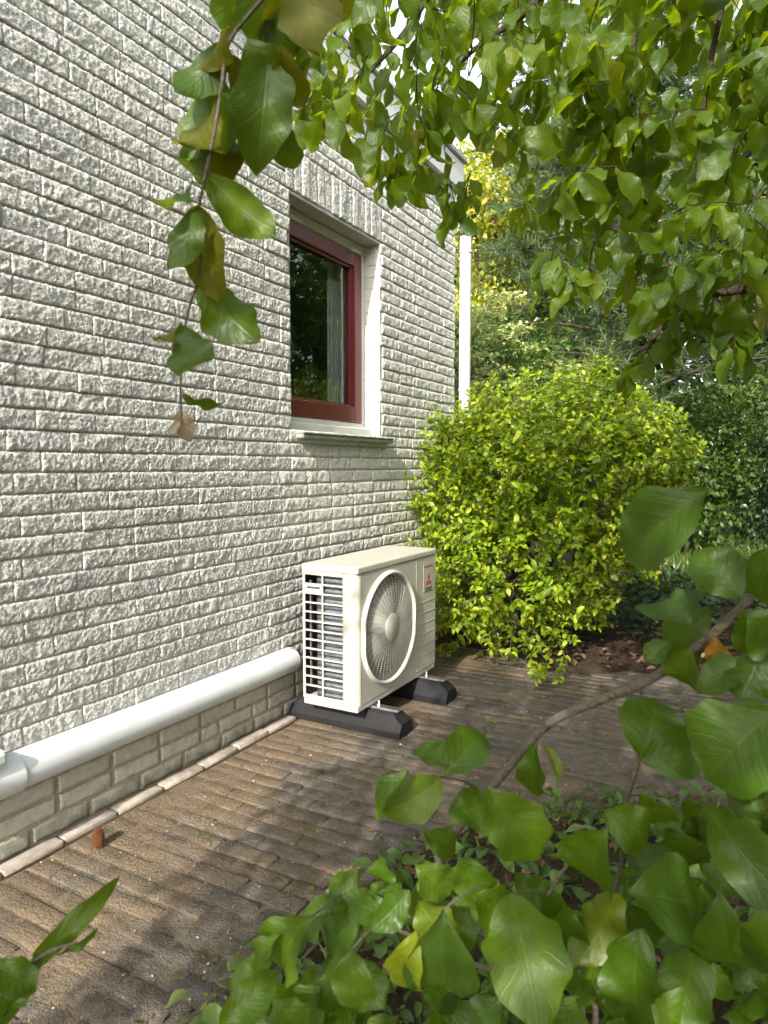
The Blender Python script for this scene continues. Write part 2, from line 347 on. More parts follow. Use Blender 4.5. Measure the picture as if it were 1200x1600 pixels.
# bed edge: x of the border between paving and planting bed, as a function of y
def bed_edge(y): return np.interp(y, [-1, .6, 1.06, 1.68, 1.93, 2.32, 2.65, 3.2, 4.3], [.8, .93, .98, 1.05, 1.2, 1.45, 2.0, 3.0, 3.2])
PAVE_END = 4.22
gx, gy = np.meshgrid(np.linspace(0.0, 3.3, 166), np.linspace(-1.2, PAVE_END+.15, 270)); DV = np.stack([gx.ravel(), gy.ravel(), 0*gx.ravel()], 1)
DV[:, 2] = -.0063+.0046*fbm(DV, 21, 7, 3)+.0012*fbm(DV, 22, 60, 2); DV[:, 2] += .0042*np.clip((.55-DV[:, 0])/.35, 0, 1)*np.clip(.6+.7*fbm(DV, 31, 5, 2), 0, 1)+.003*np.clip(fbm(DV, 33, 3.2, 2), 0, 1); DV[DV[:, 0] < .075, 2] -= .016
DI = np.arange(166*269).reshape(269, 166); DI = DI[:, :165]; DQ = np.stack([DI, DI+1, DI+167, DI+166], -1).reshape(-1, 4)
pav = link('pavement', from_np('pavement', DV, DQ, M['crust']))      # dirt that fills the joints and creeps over the pavers
tag(pav, 'brown dirt-covered path of oblong pavers beside the house wall', 'pavement', kind='structure')
def paver_tpl(L, W, H=.06, seed=0):
    bm = bmesh.new(); box_bm(bm, -L/2, L/2, -W/2, W/2, -H, 0, .0085, 2)
    r = random.Random(seed)
    for v in bm.verts:
        if v.co.z > -.02: v.co += Vector((r.uniform(-.003, .003), r.uniform(-.0028, .0028), r.uniform(-.002, .0012)))
    return from_bm('paver', bm, M['paver'], True)
PW_, PL_ = .070, .208
PT = [paver_tpl(PL_-.006, PW_-.006, seed=i) for i in range(8)]; PTH = [paver_tpl(PL_/2-.006, PW_-.006, seed=20+i) for i in range(4)]
items = []
for r in range(int((PAVE_END+1.1)/PW_)):
    y = -1.1+(r+.5)*PW_; x = .078 if r % 2 == 0 else .078
    first = True
    while x < 3.2:
        half = first and r % 2 == 1; L = PL_/2 if half else PL_; first = False
        cx = x+L/2; x += L
        if cx > bed_edge(y)-.02: continue
        if y > 4.05 + .12*math.sin(cx*5): continue
        items.append((cx+RNG.uniform(-.002, .002), y+RNG.uniform(-.002, .002), RNG.uniform(-.0055, .0015) , RNG.uniform(-.02, .02), RNG.uniform(-.012, .012), RNG.uniform(-.022, .022), half))
def score(p, area=1.):
    u, w_, z = proj(p); u, w_, z = u[0], w_[0], z[0]
    if z < .2 or u < -60 or u > 1260 or w_ < -60 or w_ > 1660: return 0
    return area/(z*z)*abs(p[2]-CAM[2])/z
items.sort(key=lambda t: -score(np.array(t[:3])))
def mat_of(t): return Matrix.Translation(t[:3]) @ Matrix.Rotation(t[5], 4, 'Z') @ Matrix.Rotation(t[3], 4, 'X') @ Matrix.Rotation(t[4], 4, 'Y')
for i, t in enumerate(items[:300]):
    o = link('paver', (PTH if t[6] else PT)[i % (4 if t[6] else 8)], pav); o.matrix_local = mat_of(t)
bm = bmesh.new()
for i, t in enumerate(items[300:]):
    me = (PTH if t[6] else PT)[i % 4]; n0 = len(bm.verts); bm.from_mesh(me); bm.verts.ensure_lookup_table()
    bmesh.ops.transform(bm, matrix=mat_of(t), verts=bm.verts[n0:])
tag(link('distant_pavers', from_bm('distant_pavers', bm, M['paver'], True), pav), kind='stuff')
# kerb of small edging stones along the wall
kerb = link('kerb', from_np('kerb', [(.004, -1.2, -.004), (.074, -1.2, -.004), (.074, 4.6, -.004), (.004, 4.6, -.004)], [(0, 1, 2, 3)], M['joint']))
tag(kerb, 'pale row of narrow edging stones at the foot of the wall', 'kerb', kind='structure')
KT = []
for i in range(5):
    bm = bmesh.new(); box_bm(bm, -.027, .027, -.1, .1, -.05, 0, .008, 2); r = random.Random(i)
    for v in bm.verts: v.co += Vector((r.uniform(-.002, .002), r.uniform(-.003, .003), r.uniform(-.0015, .0015)))
    KT.append(from_bm('kerb_stone', bm, M['kerb'], True))
y = -1.1; i = 0
while y < 4.5:
    o = link('kerb_stone', KT[i % 5], kerb); o.location = (.039+RNG.uniform(-.002, .002), y+.1, .012+RNG.uniform(-.003, .003)); o.rotation_euler = (RNG.uniform(-.01, .01), RNG.uniform(-.03, .03), RNG.uniform(-.012, .012))
    y += .205; i += 1
# planting beds (slightly mounded soil)
def soil_patch(name, x0, x1, y0, y1, inside, h, label):
    nx, ny = int((x1-x0)/.05), int((y1-y0)/.05); V, idx, Q = [], {}, []
    for j in range(ny+1):
        for i in range(nx+1):
            x, y = x0+(x1-x0)*i/nx, y0+(y1-y0)*j/ny; idx[i, j] = len(V); V.append((x, y, 0))
    V = np.array(V); V[:, 2] = .004 + h*np.clip(inside(V[:, 0], V[:, 1])/.3, -.6, 1) + .012*fbm(V, 5, 9)
    for j in range(ny):
        for i in range(nx): Q.append((idx[i, j], idx[i+1, j], idx[i+1, j+1], idx[i, j+1]))
    return tag(link(name, from_np(name, V, Q, M['soil'])), label, 'soil', kind='structure')
soil_patch('soil_bed', .7, 3.6, -1.2, 3.4, lambda x, y: x-bed_edge(y), .035, 'dark soil of the planting bed in the near right corner')
soil_patch('shrub_bed', -1.5, 6, 3.8, 8.0, lambda x, y: y-4.12-.1*np.sin(x*5), .05, 'dark litter-strewn soil under the golden shrub')
lawn = link('lawn', from_np('lawn', [(.8, 7.5, -.02), (14, 7.5, -.02), (14, 30, .05), (-2, 30, .05)], [(0, 1, 2, 3)], M['lawn'])); tag(lawn, 'strip of rough lawn beyond the shrubs', 'lawn', kind='structure')

# ================================================================== HOUSE
CO, CL, WEND, WTOP = .0647, .2145, 4.60, 3.12
WY0, WY1, WZ0, WZ1 = 2.655, 3.515, 1.372, 2.445
house = empty('house', (0, 0, 0)); tag(house, 'house with white split-faced brick wall, red-framed window and white downpipe', 'house')
# wall core with the window opening (mortar), built as four blocks welded into one frame
bm = bmesh.new()
def slab(y0, y1, z0, z1, x0=-.26, x1=-.0062): box_bm(bm, x0, x1, y0, y1, z0, z1)
slab(-1.6, WY0-.0, .30, WTOP); slab(WY1, WEND-.012, .30, WTOP); slab(WY0, WY1, .30, WZ0-.03); slab(WY0, WY1, WZ1, WTOP)
wall = link('brick_wall', from_bm('brick_wall', bm, M['mortar']), house)
box('plinth_core', -.26, -.0035, -1.6, WEND-.012, -.2, .2995, M['mortar_low'], house)
box('rear_wall_core', -6, -.262, WEND-.26, WEND-.014, -.2, WTOP, M['mortar'], house)
def brick_tpl(L, nu, nv, amp, seed, H=CO-.0055, depth=.032, mat=None, round_=.0022):
    V, Q = [], []
    ys = np.linspace(-L/2, L/2, nu+1); zs = np.linspace(-H/2, H/2, nv+1)
    G = np.array([(0, y, z) for z in zs for y in ys])
    P = G+np.array([seed*3.7, 0, 0])
    n = fbm(P, seed, 110, 2)*.55 + np.abs(fbm(P, seed+50, 300, 2))*1.0 + np.random.default_rng(seed+77).normal(0, .26, len(P)) - .35
    slope = np.random.default_rng(seed).normal(0, .35, 2)
    ey = np.minimum(ys[None, :]+L/2, L/2-ys[None, :])*np.ones((nv+1, 1)); ez = np.minimum(zs[:, None]+H/2, H/2-zs[:, None])*np.ones((1, nu+1))
    e = np.minimum(ey, ez).ravel(); edge = np.clip(np.minimum(ey*4+.002, ez).ravel()/.008, 0, 1)
    X = amp*(n*(.35+.65*edge)+slope[0]*G[:, 2]/H+.5*slope[1]*G[:, 1]/L) - round_*(1-edge)**1.5
    G[:, 0] = X
    rr = np.random.default_rng(seed+9); eb = (e < 1e-6)
    G[eb, 1] += rr.normal(0, .0013, eb.sum()); G[eb, 2] += rr.normal(0, .0012, eb.sum())
    for j in range(nv):
        for i in range(nu):
            a = j*(nu+1)+i; Q.append((a, a+1, a+nu+2, a+nu+1))
    ring = [i for i in range(nu+1)]+[j*(nu+1)+nu for j in range(1, nv+1)]+[nv*(nu+1)+i for i in range(nu-1, -1, -1)]+[j*(nu+1) for j in range(nv-1, 0, -1)]
    B = G[ring].copy(); B[:, 0] = -depth; off = len(G)
    Vall = np.vstack([G, B]); m = len(ring)
    for i in range(m): Q.append((ring[i], off+i, off+(i+1) % m, ring[(i+1) % m]))
    return Vall, np.array(Q)
def bset(n, L, nu, nv, amp, s0, **k): return [brick_tpl(L, nu, nv, amp, s0+i, **k) for i in range(n)]
FULL_HI, HALF_HI = bset(20, CL-.0012, 42, 11, .0030, 100), bset(8, CL/2-.0012, 21, 11, .0030, 200)
FULL_LO, HALF_LO = bset(12, CL-.0012, 20, 6, .0042, 300), bset(6, CL/2-.0012, 10, 6, .0042, 400)
PL_HI, PLH_HI = bset(8, CL-.013, 16, 5, .0016, 500, H=CO-.0115, round_=.002), bset(4, CL/2-.013, 8, 5, .0016, 600, H=CO-.0115, round_=.002)
bricks = []      # (y centre, z centre, length, plinth)
for c in range(int(WTOP/CO)):
    z0 = c*CO; zc = z0+CO/2; y = -1.5-(c % 2)*CL/2-RNG.uniform(0, .05)*(RNG.random() < .6)
    cuts = [(-2, WEND)]
    if zc > WZ0-.02 and zc < WZ1: cuts = [(-2, WY0), (WY1, WEND)]
    if WZ1 <= zc < WZ1+.2: cuts = [(-2, WY0-.03), (WY1+.02, WEND)]
    run = []
    while y < WEND:
        L = CL if RNG.random() > .06 else CL/2
        run.append((y, y+L)); y += L
    for a, b in cuts:
        for p, q in run:
            lo, hi = max(p, a), min(q, b)
            if hi-lo > .03: bricks.append([(lo+hi)/2, zc, hi-lo, c < 4])
def bscore(b):
    u, w_, z = proj(np.array([0, b[0], b[1]])); u, w_, z = u[0], w_[0], z[0]
    if z < .2 or u < -50 or u > 1250 or w_ < -30 or w_ > 1650: return 0
    return b[2]/(z*z)*(CAM[0]/z)
bricks.sort(key=lambda b: -bscore(b))
ME_FULL = [from_np('brick', v, q, M['brick'], smooth=True) for v, q in FULL_HI]; ME_HALF = [from_np('brick', v, q, M['brick']) for v, q in HALF_HI]
ME_PL = [from_np('brick', v, q, M['plinth']) for v, q in PL_HI]; ME_PLH = [from_np('brick', v, q, M['plinth']) for v, q in PLH_HI]
far = {True: [], False: []}
for i, b in enumerate(bricks):
    y, z, L, pl = b; half = L < .15; x = RNG.gauss(0, .0009) if not pl else RNG.gauss(-.0005, .0006)
    base = (CL/2 if half else CL); sy = (L-(.013 if pl else .0012))/(base-(.013 if pl else .0012)); flip = -1 if RNG.random() < .5 else 1
    if i < 300:
        o = link('brick', RNG.choice((ME_PLH if half else ME_PL) if pl else (ME_HALF if half else ME_FULL)), wall)
        o.location = (x, y, z+RNG.uniform(-.0012, .0012)); o.scale = (1, sy, 1); o.rotation_euler = (RNG.gauss(0, .004) + (math.pi if flip < 0 else 0), 0, 0)
    else:
        v, q = RNG.choice((PLH_HI if half else PL_HI) if pl else (HALF_LO if half else FULL_LO)); v = v*np.array([1, sy, 1])
        if flip < 0: v = v*np.array([1, -1, -1])
        far[pl].append((v+np.array([x, y, z+RNG.uniform(-.0012, .0012)]), q))
for pl in far:
    if far[pl]:
        V, Q = join_np(far[pl]); tag(link('distant_bricks', from_np('distant_bricks', V, Q, M['plinth' if pl else 'brick']), wall), kind='stuff')
# soldier course over the window
nS = 14; sw = (WY1+.02-WY0+.03)/nS
for i in range(nS):
    v, q = FULL_HI[i]; v = v.copy(); v = np.stack([v[:, 0], v[:, 2]*(sw-.005)/(CO-.0055), v[:, 1]*(.1941-.008)/(CL-.0012)], 1); v[v[:, 0] < -.03, 0] = -.115
    o = link('brick', from_np('brick', v, q[:, ::-1], M['brick']), wall); o.location = (RNG.gauss(0, .002), WY0-.03+(i+.5)*sw, math.ceil(WZ1/CO-.5)*CO+.1941/2)
# jamb bricks inside the opening
z = WZ0
for side in (0, 1):
    for c in range(int(WZ0/CO), int(WZ1/CO)+1):
        z0, z1 = max(c*CO+.003, WZ0-.02), min((c+1)*CO-.003, WZ1)
        if z1-z0 < .015: continue
        d = RNG.uniform(0, .002)
        if side: box('brick', -.11, -.0325, WY1-.002-d, WY1+.05, z0, z1, M['reveal'], wall, .003)
        else: box('brick', -.11, -.0325, WY0-.05, WY0+.002+d, z0, z1, M['reveal'], wall, .003)
# rear corner bricks (end face towards the downpipe)
parts = []
for c in range(int(WTOP/CO)):
    v, q = HALF_LO[c % 6]; R_ = np.stack([-v[:, 1], v[:, 0], v[:, 2]], 1)
    parts.append((R_+np.array([-.085, WEND-.002, c*CO+CO/2]), q))
V, Q = join_np(parts); tag(link('corner_bricks', from_np('corner_bricks', V, Q, M['brick']), wall), kind='stuff')
# fascia and flat roof
box('fascia', -.05, .035, -1.6, WEND+.06, WTOP-.012, WTOP+.19, M['white_frame'], house, .006)
box('fascia_trim', -.08, .055, -1.6, WEND+.08, WTOP+.191, WTOP+.225, M['alu'], house, .004)
box('roof', -6, -.081, -1.6, WEND+.05, WTOP+.02, WTOP+.2, M['dark'], house)
# window
win = box('window', -.175, -.105, WY0+.001, WY0+.048, WZ0, WZ1-.002, M['white_frame'], house, .003)   # near jamb of the outer frame
box('frame', -.175, -.105, WY1-.048, WY1-.003, WZ0, WZ1-.002, M['white_frame'], win, .003)
box('frame', -.175, -.103, WY0+.049, WY1-.049, WZ1-.058, WZ1-.003, M['white_frame'], win, .003)
box('frame', -.175, -.098, WY0+.049, WY1-.049, WZ0+.002, WZ0+.058, M['white_frame'], win, .004)
box('frame_drip', -.1, -.06, WY0+.004, WY1-.004, WZ0-.028, WZ0+.028, M['white_frame'], win, .004)
SY0, SY1, SZ0, SZ1 = WY0+.05, WY1-.05, WZ0+.06, WZ1-.06; ST = .078
sash = box('sash', -.16, -.095, SY0, SY0+ST, SZ0, SZ1, M['red'], win, .004)
for nm, a in (('sash_rail', (SY1-ST, SY1, SZ0, SZ1)), ('sash_rail', (SY0+ST+.0005, SY1-ST-.0005, SZ0, SZ0+ST+.01)), ('sash_rail', (SY0+ST+.0005, SY1-ST-.0005, SZ1-ST, SZ1))):
    box(nm, -.16, -.0955, *a, M['red'], win, .004)
for a in ((SY0+ST-.004, SY1-ST+.004, SZ0+ST+.002, SZ0+ST+.022), (SY0+ST-.004, SY1-ST+.004, SZ1-ST-.014, SZ1-ST+.002), (SY1-ST-.014, SY1-ST+.002, SZ0+ST+.022, SZ1-ST-.014)):
    box('glazing_bead', -.135, -.112, *a, M['red'], win, .003)
box('pane', -.142, -.136, SY0+ST-.005, SY1-ST+.005, SZ0+ST, SZ1-ST+.005, M['glass'], win)
for yy in (WY0+.12, WY1-.16): box('vent_clip', -.102, -.088, yy, yy+.09, SZ1-.002, SZ1+.018, M['white_frame'], win, .003)
box('sill', -.1, .045, WY0+.03, WY1+.075, WZ0-.056, WZ0-.034, M['sill'], house, .005)
for i in range(9):
    yy = WY0+.03+(WY1+.045-WY0)*(i/9)
    box('sill_tile', -.095, .049, yy+.002, yy+(WY1+.045-WY0)/9-.002, WZ0-.0335, WZ0-.024, M['sill'], house, .003)
# room behind the glass
bm = bmesh.new(); box_bm(bm, -3.2, -.27, 1.2, 4.3, .2, 2.8)
for f in list(bm.faces):
    if f.calc_center_median().x > -.3: bm.faces.remove(f)
link('room', from_bm('room', bm, M['interior']), house)
cv, cq = [], []
n = 40
for i in range(n+1):
    yy = 3.285+.218*i/n; xx = -.215+.014*math.sin(i*1.15); cv += [(xx, yy, .9), (xx, yy, 2.6)]
for i in range(n): cq.append((2*i, 2*i+2, 2*i+3, 2*i+1))
link('curtain', from_np('curtain', cv, cq, M['curtain']), house)
# downpipe around the far corner
dp = link('downpipe', from_np('downpipe', *tube_np([(.045, WEND+.075, z) for z in np.linspace(0, 2.80, 12)]+[(.045, WEND+.075, 2.84), (.02, WEND+.055, 2.93), (.0, WEND+.045, 2.97), (-.0, WEND+.045, 3.12)], .041, 20), M['upvc']), house)
for z in (.5, 1.72, 2.69): link('pipe_clip', from_np('pipe_clip', *tube_np([(.045, WEND+.075, z+d) for d in (0, .002, .02, .022)], [.041, .046, .046, .041], 20), M['upvc']), dp)
link('hopper', from_np('hopper', *tube_np([(-.0, WEND+.045, z) for z in (2.9, 2.905, 2.96, 3.03, 3.1)], [.035, .05, .05, .06, .065], 20), M['upvc']), dp)

# ================================================================== LINE DUCT along the wall
du = empty('pipe_duct', (.0, 1.9, .22)); tag(du, 'white rain-spotted plastic duct running low along the brick wall to the outdoor unit', 'duct')
def dprof(s=1., o=0.):
    pr = [(0.006, -.052)]; 
    for a in np.linspace(-90, 90, 13): pr.append((.038+.042*math.cos(math.radians(a)), .052*math.sin(math.radians(a))))
    pr.append((.006, .052)); return [(.006+(x-.006)*s+o, z*s) for x, z in pr]
def sweep_y(name, prof, y0, y1, z, mat, parent, cap=True, off=(0, 0, 0)):
    n = len(prof); V = [(x, y0, z+q) for x, q in prof]+[(x, y1, z+q) for x, q in prof]
    bm = bmesh.new(); vs = [bm.verts.new(np.array(v)-np.array(off)) for v in V]
    for i in range(n): bm.faces.new((vs[i], vs[(i+1) % n], vs[n+(i+1) % n], vs[n+i]))
    if cap: bm.faces.new([bm.verts.new(v.co) for v in vs[:n]][::-1]); bm.faces.new([bm.verts.new(v.co) for v in vs[n:]])
    return link(name, from_bm(name, bm, mat, True), parent)
O = (0, 1.9, .22)
ZD = .272
sweep_y('cover', dprof(), 1.0, 2.60, ZD, M['duct'], du, off=O)
sweep_y('base_rail', [(.0055, -.058), (.02, -.058), (.02, .058), (.0055, .058)], 1.001, 2.599, ZD, M['duct'], du, off=O)
sweep_y('joint_cover', dprof(1.07, .0), .98, 1.225, ZD, M['duct'], du, off=O)
b_ = box('riser', .006, .09, 1.0-1.9, 1.168-1.9, ZD+.058-.22, .375-.22, M['duct'], du, .012, 2)

# ================================================================== HEAT PUMP
HX, HY, HZ = .158, 2.51, .112; HD, HW, HH = .288, .80, .64
hp = empty('outdoor_unit', (HX, HY, HZ)); tag(hp, 'cream heat pump outdoor unit with round fan grille standing on black rubber blocks', 'heat pump')
def hbox(name, x0, x1, y0, y1, z0, z1, mat, parent=hp, bev=0., seg=1): return box(name, x0, x1, y0, y1, z0, z1, mat, parent, bev, seg)
hbox('top_panel', -.004, HD+.004, -.004, HW+.004, HH-.032, HH, M['cream'], bev=.008, seg=3)
hbox('base_tray', .002, HD-.002, .002, HW-.002, 0, .028, M['cream'], bev=.004)
hbox('back_panel', 0, .004, .004, HW-.004, .0285, HH-.0325, M['dark'])
hbox('far_side_panel', .004, HD-.006, HW-.006, HW-.001, .0285, HH-.0325, M['cream'])
hbox('partition', .01, HD-.02, .5, .506, .03, HH-.034, M['dark'])
# rounded near front corner post
bm = bmesh.new(); prof = [(HD-.075, 0), (HD-.03, 0)]
for a in np.linspace(-90, 0, 9): prof.append((HD-.03+.03*math.cos(math.radians(a)), .03+.03*math.sin(math.radians(a))))
prof += [(HD, .034), (HD-.004, .034), (HD-.004, .03)]
for a in np.linspace(0, -90, 7): prof.append((HD-.03+.026*math.cos(math.radians(a)), .03+.026*math.sin(math.radians(a))))
prof += [(HD-.075, .004)]
lo = [bm.verts.new((x, y, .0285)) for x, y in prof]; hi = [bm.verts.new((x, y, HH-.0325)) for x, y in prof]; n = len(prof)
for i in range(n): bm.faces.new((lo[i], lo[(i+1) % n], hi[(i+1) % n], hi[i]))
link('corner_post', from_bm('corner_post', bm, M['cream'], True), hp)
# front panel with fan opening
CY, CZ, RO, CLIP = .287, .325, .272, .262
def ringpt(a, r, clip): y = r*math.cos(a); z = r*math.sin(a); return max(-clip, min(clip, y)), z
bm = bmesh.new(); n = 96; ya, yb, za, zb = .0345, HW-.001, .0285, HH-.0325
I, Oo = [], []
for i in range(n):
    a = 2*math.pi*i/n; y, z = ringpt(a, RO-.012, CLIP-.012)
    I.append(bm.verts.new((HD, max(CY+y, ya+.0006), CZ+z)))
    c, s = math.cos(a), math.sin(a); ts = [((yb if c > 0 else ya)-CY)/c if abs(c) > 1e-6 else 9, ((zb if s > 0 else za)-CZ)/s if abs(s) > 1e-6 else 9]
    t = min(ts); Oo.append(bm.verts.new((HD, CY+t*c, CZ+t*s)))
for cy_, cz_ in ((yb, zb), (ya, zb), (ya, za), (yb, za)):
    k = min(range(n), key=lambda i: (Oo[i].co.y-cy_)**2+(Oo[i].co.z-cz_)**2); Oo[k].co.y = cy_; Oo[k].co.z = cz_
for i in range(n): bm.faces.new((I[i], Oo[i], Oo[(i+1) % n], I[(i+1) % n]))
link('front_panel', from_bm('front_panel', bm, M['cream_front']), hp)
# guard ring (raised lip) swept round the opening
bm = bmesh.new(); prof = [(-.004, -.004), (.010, -.010), (.017, -.014), (.018, -.019), (.014, -.023), (.002, -.025), (-.03, -.027)]
rows = []
for i in range(n):
    a = 2*math.pi*i/n; rows.append([bm.verts.new((HD+h, CY+ringpt(a, RO+d, CLIP+d)[0], CZ+ringpt(a, RO+d, CLIP+d)[1])) for h, d in prof])
for i in range(n):
    for j in range(len(prof)-1): bm.faces.new((rows[i][j], rows[(i+1) % n][j], rows[(i+1) % n][j+1], rows[i][j+1]))
guard = link('fan_guard', from_bm('fan_guard', bm, M['cream_plastic'], True), hp)
def guard_x(r): return HD+.014-.016*(r/.24)**2+.004
R0 = .248; parts = []
for q in range(21):
    r = .068+(R0-.066)*(q+.5)/21; x = guard_x(r)
    P = [(x, CY+ringpt(a, r, CLIP-.03)[0], CZ+ringpt(a, r, CLIP-.03)[1]) for a in np.linspace(0, 2*math.pi, 73)]
    parts.append(tube_np(P, .0016, 5))
link('guard_rings', from_np('guard_rings', *join_np(parts), M['cream_plastic']), guard)
for q in range(40):
    a = 2*math.pi*q/40; pts = []
    for r in np.linspace(.062, R0+.004, 7):
        aa = a+.22*((r-.06)/.18); y, z = ringpt(aa, r, CLIP-.028); pts.append((guard_x(r)-.003, CY+y, CZ+z))
    V, Q = tube_np(pts, .0017, 5); link('guard_spoke', from_np('guard_spoke', V, Q, M['cream_plastic']), guard)
V, Q = tube_np([(guard_x(.06)-.006, CY, CZ), (guard_x(.06)+.001, CY, CZ), (guard_x(.06)+.003, CY, CZ), (guard_x(.06)+.0032, CY, CZ)], [.066, .066, .063, .0001], 40)
link('guard_hub', from_np('guard_hub', V, Q, M['cream_plastic']), guard)
# fan behind the guard
V, Q = tube_np([(HD-.13, CY, CZ), (HD-.04, CY, CZ), (HD-.03, CY, CZ), (HD-.029, CY, CZ)], [.06, .06, .05, .0005], 24)
fan = link('fan', from_np('fan', V, Q, M['fan']), hp)
for b in range(3):
    V, Q = [], []; na, nr = 10, 6
    for i in range(na+1):
        for j in range(nr+1):
            r = .055+.175*j/nr; a = b*2*math.pi/3+.5+(1.5*i/na)+.25*j/nr; V.append((HD-.10+.055*i/na, CY+r*math.cos(a), CZ+r*math.sin(a)))
    for i in range(na):
        for j in range(nr): k = i*(nr+1)+j; Q.append((k, k+1, k+nr+2, k+nr+1))
    link('fan_blade', from_np('fan_blade', V, Q, M['fan']), fan)
hbox('fan_shroud', HD-.16, HD-.15, .04, .495, .03, HH-.035, M['dark'])
# side grille on the near end
GX0, GX1, GZ0, GZ1 = .012, HD-.076, .045, HH-.05
hbox('grille_stile', 0, GX0, 0, .008, .0285, HH-.0325, M['cream'], bev=.002)
hbox('grille_rail', GX0, GX1, 0, .008, .0285, GZ0, M['cream'], bev=.002)
hbox('grille_rail', GX0, GX1, 0, .008, GZ1, HH-.0325, M['cream'], bev=.002)
hbox('grille_mullion', .102, .109, .0005, .009, GZ0, GZ1, M['cream'], bev=.002)
NB = 13
for i in range(1, NB):
    z = GZ0+(GZ1-GZ0)*i/NB
    hbox('grille_slat', GX0, GX1, .0015, .014, z-.0035, z+.0035, M['cream'], bev=.002)
hbox('handle_plate', GX0+.001, .1015, .0012, .012, GZ1-2*(GZ1-GZ0)/NB+.004, GZ1-(GZ1-GZ0)/NB-.004, M['cream'], bev=.003)
hbox('handle_slot', GX0+.012, .094, -.0003, .0011, GZ1-1.45*(GZ1-GZ0)/NB, GZ1-1.22*(GZ1-GZ0)/NB, M['logo_black'])
# heat exchanger: stacked rounded passes behind the slats
nP = 24; parts = []
coil = hbox('heat_exchanger', .055, HD-.085, .034, .06, .03, HH-.036, M['dark'])
for i in range(nP):
    z = .036+(HH-.075)*(i+.5)/nP; hgt = (HH-.075)/nP*.47
    P = [(.048, .24, z), (.048, .09, z), (.056, .05, z), (.075, .036, z), (.11, .032, z), (HD-.08, .032, z)]
    parts.append(tube_np(spline(P, 4), hgt, 8))
link('coil_passes', from_np('coil_passes', *join_np(parts), M['coil']), coil)
hbox('coil_pipe', .018, .026, .03, .038, .08, HH-.08, M['alu'])
for (x, z) in ((.04, HH-.046), (.235, HH-.046), (.02, .036), (.20, .036), (.235, .036)):
    V, Q = tube_np([(x, -.0002, z), (x, -.0018, z), (x, -.0022, z)], [.0042, .0042, .0002], 10); link('screw', from_np('screw', V, Q, M['screw']), hp)
for i in range(6): hbox('panel_rib', HD+.0002, HD+.0022, .575, HW-.004, .10+.055*i, .1035+.055*i, M['cream_front'], bev=.0008)
hbox('panel_seam', HD+.0002, HD+.0012, .572, .574, .03, HH-.034, M['cream_front'])
# emblem and lettering, flat on the front panel
EY, EZ = .712, .468
badge = hbox('badge', HD+.0003, HD+.0013, .652, .775, .425, .575, M['cream_front'])
def flat(name, poly, mat, parent, x=HD+.0016):
    bm = bmesh.new(); f = bm.faces.new([bm.verts.new((x, y, z)) for y, z in poly])
    r = bmesh.ops.extrude_face_region(bm, geom=[f]); bmesh.ops.translate(bm, verts=[v for v in r['geom'] if isinstance(v, bmesh.types.BMVert)], vec=(.0008, 0, 0))
    return link(name, from_bm(name, bm, mat), parent)
s = .0225; h = s*math.sqrt(3)/2
for rot in (90, 210, 330):
    d = lambda a, r: (EY+r*math.cos(math.radians(a)), EZ+.012+r*math.sin(math.radians(a)))
    flat('emblem_diamond', [d(rot, 0.0008), d(rot-30, s), d(rot, 2*h), d(rot+30, s)], M['logo_red'], badge)
def text(body, size, y, z, mat, parent):
    c = bpy.data.curves.new('lettering', 'FONT'); c.body = body; c.size = size; c.align_x = 'CENTER'; c.extrude = .0004
    o = bpy.data.objects.new('tmp', c); COL.objects.link(o); dg = bpy.context.evaluated_depsgraph_get()
    me = bpy.data.meshes.new_from_object(o.evaluated_get(dg)); bpy.data.objects.remove(o); me.materials.clear(); me.materials.append(mat)
    t = link('lettering', me, parent); t.matrix_local = Matrix(((0, 0, 1, HD+.0018), (1, 0, 0, y), (0, 1, 0, z), (0, 0, 0, 1))); return t
text('MITSUBISHI', .0165, EY, .437, M['logo_black'], badge)
text('HEAVY INDUSTRIES', .0098, EY, .4275, M['logo_black'], badge)
text('HYPER INVERTER', .0125, EY, .552, M['logo_red'], badge)
# rubber blocks
def block(yc, label):
    b = empty('mounting_block', (.315, yc, 0)); tag(b, label, 'mounting block', 'rubber blocks under the outdoor unit')
    bm = bmesh.new(); X0, X1 = -.295, .295; secs = [(X0, .0, .062, .034), (X0+.06, 0, .062, .045), (X1-.06, 0, .062, .045), (X1, 0, .062, .034)]
    rows = []
    for x, z, wb, wt in ((X0, 0, .066, .05), (X0+.012, 0, .068, .052), (X0+.05, 0, .07, .046), (X1-.05, 0, .07, .046), (X1-.012, 0, .068, .052), (X1, 0, .066, .05)):
        ztop = .098 if abs(x) < .26 else (.06 if abs(x) > .29 else .068)
        rows.append([bm.verts.new(p) for p in ((x, -wb, .001), (x, -wb, .028), (x, -wt, ztop-.006), (x, -wt+.006, ztop), (x, wt-.006, ztop), (x, wt, ztop-.006), (x, wb, .028), (x, wb, .001))])
    for a, c in zip(rows, rows[1:]):
        for j in range(8): bm.faces.new((a[j], a[(j+1) % 8], c[(j+1) % 8], c[j]))
    bm.faces.new(rows[0]); bm.faces.new(rows[-1])
    link('rubber_body', from_bm('rubber_body', bm, M['rubber']), b)
    rail = box('rail', -.24, .262, -.021, .021, .0985, .1085, M['alu'], b, .002)
    box('rail_slot', -.238, .2615, -.006, .006, .1086, .1092, M['dark'], rail)
    for x in (-.13, .155):
        V, Q = tube_np([(x, 0, .109), (x, 0, .135), (x, 0, .1352)], [.005, .005, .0005], 10); bo = link('bolt', from_np('bolt', V, Q, M['alu']), b)
        V, Q = tube_np([(x, 0, .1092), (x, 0, .1165), (x, 0, .117)], [.0095, .0095, .0005], 6); link('nut', from_np('nut', V, Q, M['alu']), bo)
    return b
block(2.655, 'black rubber mounting block under the near grille end of the outdoor unit')
